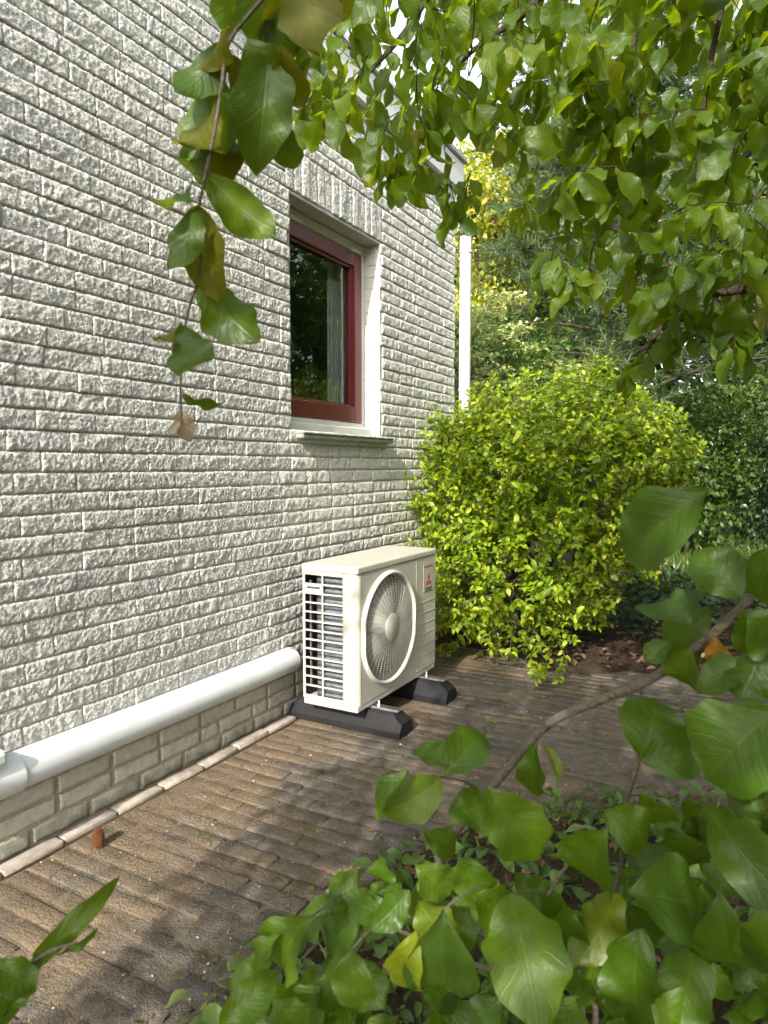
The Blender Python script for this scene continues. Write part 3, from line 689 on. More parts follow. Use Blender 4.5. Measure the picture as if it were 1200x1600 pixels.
block(3.155, 'black rubber mounting block under the far end of the outdoor unit')

# ================================================================== PINE CONE and small litter
pc = np.array([.176, 1.392, .0]); cone = empty('pine_cone', pc); tag(cone, 'reddish brown pine cone standing upright on the path beside the kerb', 'pine cone')
parts = [tube_np([(0, 0, z) for z in np.linspace(.002, .056, 8)], [.008, .0145, .0165, .0165, .015, .0125, .009, .003], 10)]
link('core', from_np('core', *parts[0], M['cone']), cone)
bm = bmesh.new(); box_bm(bm, -.0048, .0048, 0, .0075, -.0016, .0016, .001)
for v in bm.verts: v.co.x *= (1-.25*(v.co.y/.0065))
scale_me = from_bm('scale', bm, M['cone'])
for i in range(95):
    z = .003+.053*i/95; a = i*2.39996; r = .0185*math.sin(math.pi*min(1, (.18+.80*i/95)))**.55
    o = link('scale', scale_me, cone); d = (math.cos(a)*.85, math.sin(a)*.85, .35); 
    Fm = frames(np.array([d]), np.array([(0, 0, 1.)]))[0]; o.matrix_local = Matrix([[Fm[r_][0], Fm[r_][1], Fm[r_][2], p_] for r_, p_ in zip(range(3), (r*.62*math.cos(a), r*.62*math.sin(a), z))]+[[0, 0, 0, 1]])
def rnd_area(n, x0, x1, y0, y1, f): 
    P = np.stack([NR.uniform(x0, x1, n*4), NR.uniform(y0, y1, n*4)], 1); P = P[f(P[:, 0], P[:, 1])][:n]; return P
FLAT = [leaf_tpl(2, 2, .9, .5, .0, .1, .3, 0, 150)]
def flat_scatter(name, n, x0, x1, y0, y1, f, z, s0, s1, mat, label, cat, tilt=.35, tpls=None, zr=0.):
    P = rnd_area(n, x0, x1, y0, y1, f); n = len(P); a = NR.uniform(0, 6.28, n)
    D = np.stack([np.cos(a), np.sin(a), NR.normal(0, tilt*.5, n)], 1); N = np.stack([NR.normal(0, tilt, n), NR.normal(0, tilt, n), np.ones(n)], 1)
    o = scatter(name, tpls or FLAT, np.column_stack([P, np.full(n, z)+NR.uniform(0, 1, n)*zr]), D, N, NR.uniform(s0, s1, n), mat)
    return tag(o, label, cat, kind='stuff')
on_pave = lambda x, y: x < bed_edge(y)-.02
flat_scatter('grit', 1500, .08, 2.4, .5, 4.2, on_pave, .003, .003, .009, M['grit'], 'pale crumbs and grit scattered over the brown path', 'grit')
flat_scatter('needle_debris', 900, .08, 2.4, .5, 4.4, on_pave, .004, .008, .028, M['litter'], 'dry brown needles and bits lying on the path', 'debris', .15, [leaf_tpl(1, 2, .12, .5, 0, 0, .3, 0, 3)])
NEARBED = lambda x, y: (x < bed_edge(y)+.02) & (x > bed_edge(y)-.22*NR.random(len(x)))
flat_scatter('moss', 4200, .7, 2.6, .5, 3.4, NEARBED, .0, .007, .026, M['moss'], 'yellow-green moss fringing the edge of the paving', 'moss', .9)
flat_scatter('leaf_litter', 2600, -.6, 3.5, 3.95, 6.0, lambda x, y: y > 4.0+.25*NR.random(len(x))**2, .03, .02, .06, M['litter'], 'reddish brown dead leaves under the golden shrub', 'leaf litter', .5, SMALL, zr=.05)
flat_scatter('bed_litter', 1100, .95, 3.2, .3, 3.2, lambda x, y: x > bed_edge(y)+.02, .035, .02, .05, M['litter'], 'brown dead leaves on the near planting bed', 'leaf litter', .5, SMALL, zr=.03)
flat_scatter('ground_cover', 3800, .95, 3.2, .3, 3.0, lambda x, y: x > bed_edge(y)-.02, .03, .03, .075, M['weed'], 'low green weeds carpeting the near planting bed', 'weeds', .45, SMALL, zr=.09)
P = rnd_area(420, .95, 2.6, .8, 3.2, lambda x, y: (x > bed_edge(y)-.06) & (x < bed_edge(y)+.25)); n = len(P)
tag(scatter('grass_wisps', [leaf_tpl(1, 3, .06, .35, 0, 0, .9, 0, 8)], np.column_stack([P, np.zeros(n)]), rdir(n)*.7+np.array([0, 0, .7]), rdir(n), NR.uniform(.04, .12, n), M['grass']), 'thin grass wisps along the edge of the near planting bed', 'grass', kind='stuff')
# one yellow fallen leaf on the path
fl = place('fallen_leaf', from_np('fallen_leaf', *leaf_tpl(4, 6, .6, .5, .05, .2, .4, 0, 5)[:2], M['leaf_yellow'], leaf_tpl(4, 6, .6, .5, .05, .2, .4, 0, 5)[2]), (.86, 2.98, .006), (1, .2, 0), (0, 0, 1), .045, None)
tag(fl, 'single small yellow leaf fallen on the path in front of the shrub', 'leaf')

# ================================================================== OVERHANGING TREE (canopy and hanging sprig)
tree = empty('overhanging_tree', (3.3, -1.9, 0)); TO = np.array([3.3, -1.9, 0]); tag(tree, 'broad-leaved tree whose leafy boughs hang into the picture from above', 'tree')
def tstem(name, pts, r0, r1, mat=M['bark'], n=7, wob=0.): return stem(name, np.asarray(pts)-TO, r0, r1, mat, tree, n, 8, wob)
tstem('trunk', [(3.3, -1.9, -.1), (3.25, -1.85, .8), (3.3, -1.7, 1.7), (3.2, -1.5, 2.6), (3.1, -1.3, 3.6)], .13, .07, n=12)
M['leaf_shade'] = m_leaf('bough_leaf', [(0, (.05, .09, .006)), (.4, (.065, .12, .007)), (.75, (.09, .15, .007)), (.94, (.12, .165, .007)), (1, (.19, .18, .01))], .6, (.40, .50, .005), .3, .44)
BOUGH = mesh_set(BIG, M['leaf_shade'], 'leaf'); LEAF_ME = mesh_set(BIG, M['leaf'], 'leaf'); LEAF_OL = mesh_set(BIG[4:9], M['leaf_olive'], 'leaf'); LEAF_P = mesh_set(BIG[:2], M['leaf_pink'], 'leaf'); LEAF_O = mesh_set(BIG[:2], M['leaf_orange'], 'leaf'); LEAF_Y = mesh_set(BIG[2:5], M['leaf_yellow'], 'leaf')
def leaf_px(b, t, depth, parent, org, wpx=None, dz=0., roll=0., me=None, flip=False):
    """one leaf from its stalk end to its tip; dz tips the tip towards (-) or away from the viewer"""
    p0, p1 = at(*b, depth), at(*t, depth+dz); d = p1-p0; L = np.linalg.norm(d)
    view = unit(CAM-p0); nrm = view*math.cos(roll)+unit(np.cross(d, view))*math.sin(roll) + np.array([0, 0, .35])
    if flip: nrm = -nrm
    me = me or RNG.choice(LEAF_ME); o = place('leaf', me, p0-org, d, nrm, L*1.08, parent)
    if wpx:
        k = (wpx/F_PX*depth)/(L*.56); o.scale = (o.scale[0]*min(1.8, max(.35, k)), o.scale[1], o.scale[2])
    return o
# hanging sprig on the left
SP = [(470, -60), (400, 10), (356, 70), (347, 130), (337, 195), (319, 285), (311, 330), (312, 420), (292, 495), (284, 560), (282, 620), (285, 662)]
tstem('twig', [at(u, v, .86+.015*math.sin(i)) for i, (u, v) in enumerate(SP)], .0028, .0011, M['twig'])
sprig = [((318, 270), (424, 372), 68, .03, .1), ((306, 325), (330, 452), 70, -.02, .3), ((312, 432), (388, 540), 72, .04, -.2), ((286, 508), (312, 606), 66, -.03, .2), ((284, 505), (256, 550), 40, -.03, .6),
         ((284, 618), (348, 646), 22, .02, .9), ((345, 110), (306, 250), 72, .02, .3), ((348, 150), (350, 285), 62, .05, -.2), ((300, 280), (272, 356), 30, -.02, .8), ((420, 84), (404, 214), 92, -.04, .0),
         ((365, 85), (392, 186), 52, .03, .5), ((346, 138), (374, 205), 40, -.02, -.6), ((430, 170), (448, 268), 50, .03, .4), ((470, -40), (492, 60), 88, -.02, .1), ((400, -40), (418, 64), 92, .02, .2),
         ((365, -30), (348, 52), 50, .03, -.5), ((436, 70), (468, 178), 46, .05, .3), ((330, 70), (318, 150), 40, .04, -.4), ((450, 10), (440, 90), 60, .06, .3), ((380, 180), (372, 250), 44, .07, .5),
         ((325, 200), (296, 300), 50, .06, .4), ((395, 120), (350, 215), 50, .08, .2), ((500, -30), (540, 30), 60, .02, .3), ((470, 60), (490, 150), 40, .08, .3)]
sprig += [((352, 60), (300, 165), 60, .03, .4), ((340, 160), (300, 262), 64, -.02, .5), ((385, 60), (440, 150), 60, .02, .3), ((420, 150), (380, 235), 56, .05, .2), ((340, 190), (360, 262), 48, .06, .4), ((310, 320), (282, 420), 52, .03, .2), ((440, 30), (400, 110), 64, .05, .4), ((355, 40), (330, 110), 44, .05, .6), ((460, 110), (430, 200), 50, .08, .3), ((486, 90), (462, 190), 50, .1, .4), ((425, -20), (460, 70), 70, .07, .1)]
for q_, (b, t, wp, dz, rl) in enumerate(sprig): leaf_px(b, t, .86+RNG.uniform(-.03, .04), tree, TO, wp, dz, rl, me=RNG.choice(LEAF_OL) if q_ % 3 == 1 else None, flip=RNG.random() < .35)
leaf_px((281, 640), (294, 688), .86, tree, TO, 30, .0, .2, LEAF_P[0]); leaf_px((282, 648), (272, 676), .86, tree, TO, 20, .0, .8, LEAF_P[1])
n_single = len(sprig)+2
# boughs visible in the canopy
for pts, r0, r1 in ([((1010, -80), (1000, 0), (985, 120), (990, 240), (1010, 320)), .006, .002], [((1150, -80), (1130, 0), (1110, 100), (1095, 195)), .006, .003], [((880, -60), (830, 10), (765, 60), (728, 90), (690, 140)), .007, .002],
                   [((1290, 440), (1200, 447), (1130, 456), (1062, 466)), .011, .006], [((1062, 466), (1040, 500), (1010, 545), (985, 580)), .005, .002], [((1260, 180), (1180, 230), (1120, 290), (1060, 330)), .008, .002], [((700, -60), (640, 40), (580, 110), (520, 170)), .006, .002]):
    dpt = 1.75; tstem('bough', [at(u, v, dpt) for u, v in pts], r0*1.6, r1*1.6)
tstem('limb', [(3.2, -1.5, 2.4), (3.1, -.3, 2.9), (2.9, .9, 3.0), (2.3, 2.2, 2.9)], .06, .02, n=9)
tstem('limb', [(3.1, -1.3, 3.2), (2.5, -.2, 3.2), (1.9, .6, 2.6), (1.5, 1.2, 2.5)], .05, .01, n=9)
tstem('limb', [(3.3, -1.7, 1.7), (2.6, -1.9, 2.3), (1.8, -1.8, 2.6), (1.0, -1.6, 2.6)], .05, .012, n=9)
# canopy twigs: hanging shoots with alternate leaves
LOW = [(430, 120), (470, 215), (520, 205), (560, 250), (600, 240), (650, 270), (700, 320), (740, 300), (790, 320), (850, 330), (900, 370), (960, 400), (1000, 440), (1060, 480), (1120, 500), (1200, 520), (1300, 520)]
def low(u): return np.interp(u, [a for a, b in LOW], [b for a, b in LOW])
def dens(u, v):                                            # openness of the canopy across the view
    if u < 560: return .85 if v < 170 else .5
    if 735 < u < 960 and 150 < v < 460: return .09
    if 930 < u < 1010 and v > 230: return .45
    if u > 930: return 1.0 if v < 380 else .5
    return .95 if v < 150 else .6
CP, CD_, CN, CS = [], [], [], []; twigs = []
def shoot(p, d, L, nl, size, rad=.0018, droop=.5, keep=None):
    d = unit(d); pts = [p]
    for i in range(5):
        d = unit(d+np.array([0, 0, -droop*.18])+NR.normal(0, .09, 3)); pts.append(pts[-1]+d*L/5)
    pts = np.array(pts)
    twigs.append(tube_np(pts, np.linspace(rad, rad*.5, 6), 4))
    sp = spline(pts, 4); ax = unit(np.cross(d, [0, 0, 1.])+1e-3)
    for i in range(nl):
        f = (i+.7)/nl; q = sp[min(len(sp)-1, int(f*(len(sp)-1)))]; side = 1 if i % 2 else -1
        ld = unit(d*.55+ax*side*.8+np.array([0, 0, -.55])+NR.normal(0, .28, 3))
        ln = unit(np.array([0, 0, 1.])*.75+NR.normal(0, .5, 3)+np.array([.0, -.35, 0]))
        CP.append(q+ld*.006); CD_.append(ld); CN.append(ln); CS.append(size*NR.uniform(.7, 1.15))
cnt = 0
while cnt < 240:
    u, v = NR.uniform(420, 1320), NR.uniform(-180, 560)
    if v > low(u)-45 or NR.random() > dens(u, v): continue
    t = NR.uniform(1.45, 2.5) if u > 560 else NR.uniform(1.9, 2.6)
    p = at(u, v, t)
    if p[0] < .15: continue
    L = NR.uniform(.14, .26); L = min(L, (low(u)-v)/F_PX*t*.9+.04)
    shoot(p, NR.normal(0, .5, 3)+np.array([-.3, .1, -.3]), L, int(4+L*16), NR.uniform(.08, .108)); cnt += 1
for u, v, t, L in [(1060, 470, 1.7, .12), (1010, 545, 1.7, .1), (1120, 462, 1.7, .15), (1160, 455, 1.75, .16), (700, 260, 2.1, .16), (735, 270, 2.2, .2), (620, 240, 2.2, .1), (905, 250, 1.8, .14), (870, 380, 1.5, .12), (930, 360, 1.5, .12), (1190, 400, 1.6, .2), (1090, 400, 1.7, .2), (1150, 480, 1.6, .12)]:
    for _ in range(2): shoot(at(u, v, t), NR.normal(0, .35, 3)+np.array([-.2, 0, -.6]), L, 6, .075)
# crown behind and above the place where the picture was taken: keeps the path and the near leaves in shade
def crown_box(x0, x1, y0, y1, z0, z1, n, size):
    for _ in range(n): shoot(np.array([NR.uniform(x0, x1), NR.uniform(y0, y1), NR.uniform(z0, z1)]), NR.normal(0, .6, 3), .25, 7, size)
crown_box(.97, 3.2, -1.9, -1.2, 1.15, 2.4, 480, .095)
crown_box(1.1, 3.4, -1.9, -1.2, 2.4, 3.4, 380, .095)
crown_box(2.35, 3.8, -1.2, 1.2, 2.5, 3.6, 260, .095)
crown_box(-.25, .14, -1.9, -1.3, 1.9, 4.2, 130, .095)
crown_box(-.25, .22, -1.9, -1.3, 1.7, 2.35, 90, .09)
crown_box(2.3, 4.2, .8, 3.6, 2.0, 3.8, 220, .09)
crown_box(2.2, 3.6, .6, 2.6, 3.3, 4.1, 160, .095)
CP, CD_, CN, CS = map(np.array, (CP, CD_, CN, CS))
u, v, z = proj(CP); vis = (z > .3) & (u > -40) & (u < 1240) & (v > -40) & (v < 1640)
order = np.argsort(-np.where(vis, CS/np.maximum(z, .2), 0)); ind = order[:300-n_single]; rest = order[300-n_single:]
for i in ind: place('leaf', RNG.choice(BOUGH), CP[i]-TO, CD_[i], CN[i], CS[i], tree)
inv = rest[vis[rest]]; outv = rest[~vis[rest]]
scatter('crown', MIDL, CP[inv]-TO, CD_[inv], CN[inv], CS[inv], M['leaf_back'], tree)
scatter('upper_crown', TINY, CP[outv]-TO, CD_[outv], CN[outv], CS[outv], M['leaf_back'], tree)
V, Q = join_np(twigs); tag(link('twigs', from_np('twigs', V-TO, Q, M['bark']), tree), kind='stuff')

# ================================================================== FOREGROUND SHRUB (near right)
root = np.array([1.72, .98, 0]); shrub = empty('foreground_shrub', root); tag(shrub, 'leafy green shrub filling the near right corner with a bent grey-brown branch', 'shrub')
def fstem(pts, r0, r1, nm='branch'): return stem(nm, np.asarray(pts)-root, r0, r1, M['twig'], shrub, 9, 8)
main = [root, at(860, 1600, 1.25), at(740, 1440, 1.28), at(684, 1338, 1.24), at(725, 1285, 1.2), at(790, 1205, 1.14), at(855, 1133, 1.08), at(930, 1098, 1.02), at(1015, 1062, .96), at(1090, 1010, .9), at(1150, 958, .86), at(1200, 900, .84), at(1260, 800, .84)]
fstem(main, .0078, .0058)
fstem([root+np.array([.05, 0, 0]), at(930, 1560, 1.1), at(925, 1490, 1.05), at(968, 1370, 1.0), at(975, 1270, .97), at(1000, 1180, .94), at(1010, 1110, .93)], .006, .0025)
fstem([root+np.array([.1, -.1, 0]), at(1060, 1680, .9), at(1045, 1590, .86), at(1020, 1500, .84), at(1000, 1450, .84)], .006, .003)
fstem([at(975, 1275, .97), at(920, 1315, .92), at(880, 1360, .9), at(855, 1400, .88)], .003, .0018, 'twig')
fstem([at(925, 1490, 1.05), at(800, 1520, 1.0), at(680, 1480, .97), at(600, 1440, .96), at(540, 1410, .97), at(480, 1400, .98)], .004, .0018, 'twig')
fstem([at(855, 1133, 1.08), at(848, 1150, 1.04), at(850, 1175, 1.02), at(878, 1200, 1.0)], .002, .0012, 'twig')
FL = [((1108, 764), (960, 866), 104, .8, .05, .1), ((1160, 935), (1092, 858), 74, .8, .02, .0), ((1215, 850), (1165, 950), 66, .78, .02, .3), ((1104, 915), (1028, 985), 56, .86, .03, .6), ((1112, 945), (1034, 1034), 70, .9, .03, .2),
      ((1160, 955), (1188, 1040), 60, .82, .02, .3), ((1078, 1012), (1060, 1084), 58, .88, .02, .3), ((1178, 1032), (1092, 1068), 50, .84, .0, .1), ((1002, 1188), (1030, 1086), 88, .86, .03, .1), ((1000, 1188), (1108, 1168), 66, .85, -.02, .3),
      ((1215, 1110), (1098, 1205), 132, .74, .0, .1), ((1210, 1215), (1110, 1245), 70, .76, .03, .2), ((1096, 1250), (1196, 1385), 86, .76, .02, .1), ((942, 1268), (1036, 1318), 66, .86, -.02, .1), ((1000, 1240), (1045, 1296), 60, .88, .03, .4),
      ((756, 1232), (848, 1342), 96, .84, .0, .1), ((690, 1214), (622, 1274), 72, .9, .02, .2), ((640, 1204), (580, 1272), 38, .9, .0, .5), ((692, 1212), (760, 1134), 66, .9, .02, .1), ((700, 1200), (652, 1156), 46, .9, .03, .4),
      ((838, 1158), (824, 1252), 36, .98, .0, .4), ((850, 1165), (882, 1208), 18, .98, .0, .8), ((944, 1296), (902, 1408), 96, .84, .03, .3), ((800, 1396), (838, 1568), 112, .76, .0, .1), ((700, 1272), (770, 1256), 56, .92, .02, .1),
      ((690, 1424), (692, 1596), 94, .76, .0, .05), ((652, 1452), (612, 1576), 58, .76, .0, .2), ((548, 1486), (556, 1584), 62, .8, .0, .2), ((486, 1432), (402, 1526), 80, .82, .02, .2), ((440, 1460), (376, 1520), 36, .83, .0, .5),
      ((980, 1396), (1124, 1412), 112, .76, .0, .1), ((962, 1392), (930, 1490), 70, .82, .03, .3), ((1124, 1398), (1150, 1570), 104, .72, .0, .2), ((1082, 1480), (1066, 1600), 80, .74, .02, .3), ((1000, 1452), (976, 1620), 92, .78, .0, .4),
      ((340, 1610), (420, 1536), 50, .84, .0, .3), ((740, 1398), (806, 1446), 76, .86, .0, .1), ((600, 1340), (590, 1400), 44, .94, .0, .3), ((560, 1360), (520, 1400), 40, .95, .0, .3), ((650, 1350), (700, 1400), 56, .92, .0, .2),
      ((610, 1440), (540, 1400), 50, .9, .0, .2), ((720, 1340), (756, 1410), 60, .9, .0, .4), ((640, 1390), (590, 1450), 54, .88, .0, .2), ((880, 1420), (900, 1540), 80, .84, .03, .2), ((1190, 1420), (1200, 1540), 90, .7, .0, .2),
      ((1040, 1300), (1100, 1390), 84, .9, .02, .2), ((1060, 1330), (990, 1370), 70, .88, .02, .2), ((430, 1560), (470, 1620), 60, .82, .0, .2), ((500, 1540), (470, 1600), 60, .86, .0, .2), ((900, 1560), (880, 1640), 90, .76, .0, .2),
      ((1020, 1570), (1100, 1620), 90, .74, .0, .2), ((780, 1560), (740, 1620), 90, .78, .0, .2), ((1170, 960), (1240, 1020), 80, .8, .0, .3), ((1190, 1010), (1160, 1090), 70, .82, .0, .3), ((560, 1440), (500, 1480), 56, .9, .0, .2), ((520, 1400), (470, 1450), 46, .93, 0, .3), ((660, 1300), (720, 1330), 40, .95, 0, .3)]
for b, t, wp, d, dz, rl in FL: leaf_px(b, t, d, shrub, root, wp, dz, rl, me=(LEAF_Y[0] if b == (652, 1452) else None), flip=RNG.random() < .25)
leaf_px((1116, 995), (1124, 1044), .87, shrub, root, 36, 0, .2, LEAF_O[1]); leaf_px((1050, 1000), (1010, 1030), .9, shrub, root, 30, 0, .2)
def inpoly(u, v): return v > np.interp(u, [340, 420, 520, 620, 700, 800, 900, 1000, 1080, 1200, 1300], [1580, 1480, 1390, 1350, 1360, 1350, 1400, 1330, 1230, 1180, 1180])
k = 0
while k < 270:
    u, v = NR.uniform(340, 1300), NR.uniform(1180, 1780)
    if not inpoly(u, v): continue
    d = NR.uniform(.86, 1.25); L = NR.uniform(60, 100)*.85/d; a = NR.uniform(-.9, .9)
    leaf_px((u, v), (u+L*math.sin(a)*1.1, v+L*math.cos(a)), d, shrub, root, L*NR.uniform(.55, .7), NR.uniform(-.04, .05), NR.uniform(-.6, .6), flip=RNG.random() < .3); k += 1
for (u0, v0), (u1, v1), d in [((690, 1424), (760, 1380), .8), ((800, 1396), (855, 1400), .82), ((548, 1486), (600, 1440), .85), ((486, 1432), (540, 1410), .88), ((756, 1232), (725, 1285), .95), ((690, 1214), (760, 1240), .95), ((1104, 915), (1150, 958), .85)]:
    fstem([at(u0, v0, d), at((u0+u1)/2, (v0+v1)/2-6, d+.02), at(u1, v1, d+.06)], .0014, .0012, 'leaf_stalk')

# ---- small sprig at the lower left
r2 = np.array([.62, .62, 0]); sp2 = empty('weed_plant', r2); tag(sp2, 'lone leafy shoot leaning into the lower left corner', 'plant')
stem('stem', np.array([r2, at(-60, 1700, .9), at(-20, 1590, .82), at(20, 1530, .8), at(70, 1490, .8), at(120, 1472, .8)])-r2, .004, .0015, M['twig'], sp2)
for b, t, wp, d, dz, rl in [((36, 1522), (166, 1396), 34, .8, .02, .3), ((-20, 1500), (52, 1545), 44, .78, 0, .2), ((90, 1490), (146, 1475), 14, .8, 0, .9), ((0, 1590), (60, 1520), 26, .8, 0, .7), ((-30, 1540), (10, 1620), 60, .8, 0, .2)]: leaf_px(b, t, d, sp2, r2, wp, dz, rl)

# ================================================================== GOLDEN SHRUB
gc = at(858, 775, 4.55); groot = np.array([gc[0]-.05, gc[1], 0]); gold = empty('golden_shrub', groot); tag(gold, 'rounded golden-green leafy shrub standing beyond the outdoor unit by the house corner', 'shrub')
lobes = [(gc, np.array([.74, .72, .66])), (at(800, 890, 4.35), np.array([.52, .5, .45])), (at(965, 735, 4.6), np.array([.38, .45, .40])), (at(745, 760, 4.6), np.array([.38, .4, .42]))]
BP, BD, BN, BS = [], [], [], []; btw = []
def bshoot(p, d, L, size, npair):
    d = unit(d); pts = [p]
    for i in range(4): d = unit(d+NR.normal(0, .12, 3)+np.array([0, 0, .02])); pts.append(pts[-1]+d*L/4)
    pts = np.array(pts); btw.append(tube_np(pts, np.linspace(.0028, .0012, 5), 4)); sp = spline(pts, 4)
    for i in range(npair):
        q = sp[int((i+.6)/npair*(len(sp)-1))]; ax = unit(np.cross(d, NR.normal(size=3)))
        for s_ in (1, -1):
            ld = unit(d*.6+ax*s_*.9+NR.normal(0, .2, 3)); BP.append(q); BD.append(ld); BN.append(unit(np.array([0, -.25, .8])+NR.normal(0, .45, 3))); BS.append(size*NR.uniform(.65, 1.15))
for c, r in lobes:
    n = int(1750*r[0]*r[2]/.5)
    D = rdir(n); D = D[(D[:, 1] < .55) & (D[:, 2] > -.75)]
    bumps = 1+.12*fbm(D, 3, 4.5, 2)
    for dd, k in zip(D, bumps):
        p = c+dd*r*k*NR.uniform(.74, .97)
        if p[2] < .22 or p[0] < .06: continue
        bshoot(p, dd+np.array([0, -.1, .45]), NR.uniform(.10, .28), NR.uniform(.034, .058), 6)
for _ in range(42):                                             # trailing shoots over the path
    u = NR.uniform(700, 900); p = at(u, NR.uniform(930, 1010), NR.uniform(3.9, 4.4)); p[2] = max(p[2], .08)
    if p[0] > .05: bshoot(p, np.array([NR.normal(0, .3), -.4, -.12]), .22, .042, 6)
for u, v, t in [(840, 1062, 3.66), (820, 1040, 3.75), (850, 1030, 3.85), (870, 1050, 3.75), (830, 1010, 3.9), (810, 1000, 4.0), (845, 1070, 3.62), (860, 1000, 4.0)]:
    p = at(u, v, t); p[2] = max(p[2], .05); bshoot(p+np.array([0, .12, .05]), np.array([.1, -.8, -.2]), .2, .045, 7)
for u in (905, 918, 932, 945, 955): bshoot(at(u, 600, 4.5), np.array([NR.normal(0, .1), 0, 1.]), NR.uniform(.2, .34), .036, 6)
for _ in range(40): bshoot(at(NR.uniform(905, 960), NR.uniform(590, 630), 4.4), np.array([NR.normal(0, .3), -.2, .9]), .15, .036, 6)
for _ in range(16):                                             # thin growth against the wall
    p = at(NR.uniform(683, 740), NR.uniform(690, 960), NR.uniform(4.25, 4.6))
    if p[0] > .05: bshoot(p, np.array([-.2, -.5, .4]), .18, .036, 6)
BP, BD, BN, BS = map(np.array, (BP, BD, BN, BS)); _, _, z = proj(BP)
order = np.argsort(-BS/z); GM = mesh_set(SMALL, M['gold_one'], 'leaf')
for i in order[:290]: place('leaf', RNG.choice(GM), BP[i]-groot, BD[i], BN[i], BS[i], gold)
rest = order[290:]; scatter('crown', SMALL, BP[rest]-groot, BD[rest], BN[rest], BS[rest], M['gold'], gold)
V, Q = join_np(btw); tag(link('twigs', from_np('twigs', V-groot, Q, M['twig']), gold), kind='stuff')
for i in range(14):
    a = NR.uniform(0, 6.28); e = gc+np.array([.5*math.cos(a), .4*math.sin(a), NR.uniform(-.1, .4)]); b = np.array([NR.normal(0, .1), NR.normal(0, .1), 0])
    stem('stem', [b, b*1.5+np.array([0, 0, .3]), (e-groot)*.6+np.array([0, 0, .1]), e-groot], .014, .004, M['bark'], gold, 6, 5)

# ================================================================== BACKGROUND PLANTS
def cloud(name, c, r, n, size, mat, label, cat, group=None, tpls=SMALL, clump=60, trunk=True, flat_=1., hollow=.55, trunk_r=.08, droop=0., front=True, mat_name='crown', ground_z=0., cr=.22):
    c = np.asarray(c, float); r = np.asarray(r, float); rt = np.array([c[0], c[1], ground_z]); e = empty(name, rt); tag(e, label, cat, group)
    D = rdir(clump); C = c+D*r*(hollow+(1-hollow)*NR.random((clump, 1)))*(1+.15*fbm(D, int(n) % 97, 4, 2))[:, None]
    k = NR.integers(0, clump, n); off = NR.normal(size=(n, 3))*np.array([1, 1, .6*flat_])*cr*np.mean(r)
    P = C[k]+off; P[:, 2] = np.maximum(P[:, 2], ground_z+.03)
    Dl = unit(rdir(n)+D[k]*.6+np.array([0, 0, -droop])); Dl = rdir(n)+D[k]*.7+np.array([0, 0, -droop]); N = rdir(n)*.7+np.array([0, -.2, .8])
    scatter(mat_name, tpls, P-rt, Dl, N, size*NR.uniform(.6, 1.2, n), mat, e)
    if trunk:
        stem('trunk', [(0, 0, -.1), (.03, 0, (c[2]-ground_z)*.5), (0, .02, c[2]-ground_z)], trunk_r, trunk_r*.5, M['bark'], e, 8, 5)
        for i in range(6): stem('branch', [(0, 0, (c[2]-ground_z)*.6), (C[i]-rt)*.55+np.array([0, 0, .2*(c[2]-ground_z)]), C[i]-rt], trunk_r*.4, trunk_r*.1, M['bark'], e, 6, 4)
    return e
# cream-bracted shrub: flat tiers of pale leaves over green ones
cs = at(815, 560, 6.4); e = cloud('dogwood_shrub', (cs[0], cs[1], 1.55), (.85, .6, .75), 6000, .07, M['green'], 'shrub with tiers of cream bracts behind the golden shrub', 'shrub', clump=50, tpls=TINY)
er = np.array(e.location); tiers = [(760, 488), (790, 465), (775, 530), (800, 515), (745, 555), (850, 570), (830, 545), (770, 580), (870, 590), (755, 600), (745, 510), (890, 575), (805, 600)]
PP = []
for u, v in tiers:
    c = at(u, v, 6.0); n = 130; a = NR.uniform(0, 6.28, n); rr = .17*np.sqrt(NR.random(n)); PP.append(np.stack([c[0]+rr*np.cos(a), c[1]+rr*np.sin(a), c[2]+NR.normal(0, .022, n)], 1))
PP = np.concatenate(PP); n = len(PP)
scatter('bracts', SMALL, PP-er, rdir(n)*np.array([1, 1, .3]), rdir(n)*.5+np.array([0, -.3, 1]), NR.uniform(.035, .06, n), M['cream_leaf'], e)
# yellow-leaved tree between downpipe and pine
c = at(785, 330, 8.0); cloud('yellow_tree', (c[0]-.1, c[1], c[2]), (.5, .6, 1.5), 7000, .075, M['yellow_tree'], 'bright yellow-leaved tree seen right beside the downpipe', 'tree', clump=80, hollow=.4)
c = at(770, 480, 7.4); cloud('green_shrub', (c[0], c[1], 1.7), (.7, .6, 1.1), 6000, .075, M['green'], 'mid green shrub under the yellow tree beside the downpipe', 'shrub', clump=60, tpls=TINY)
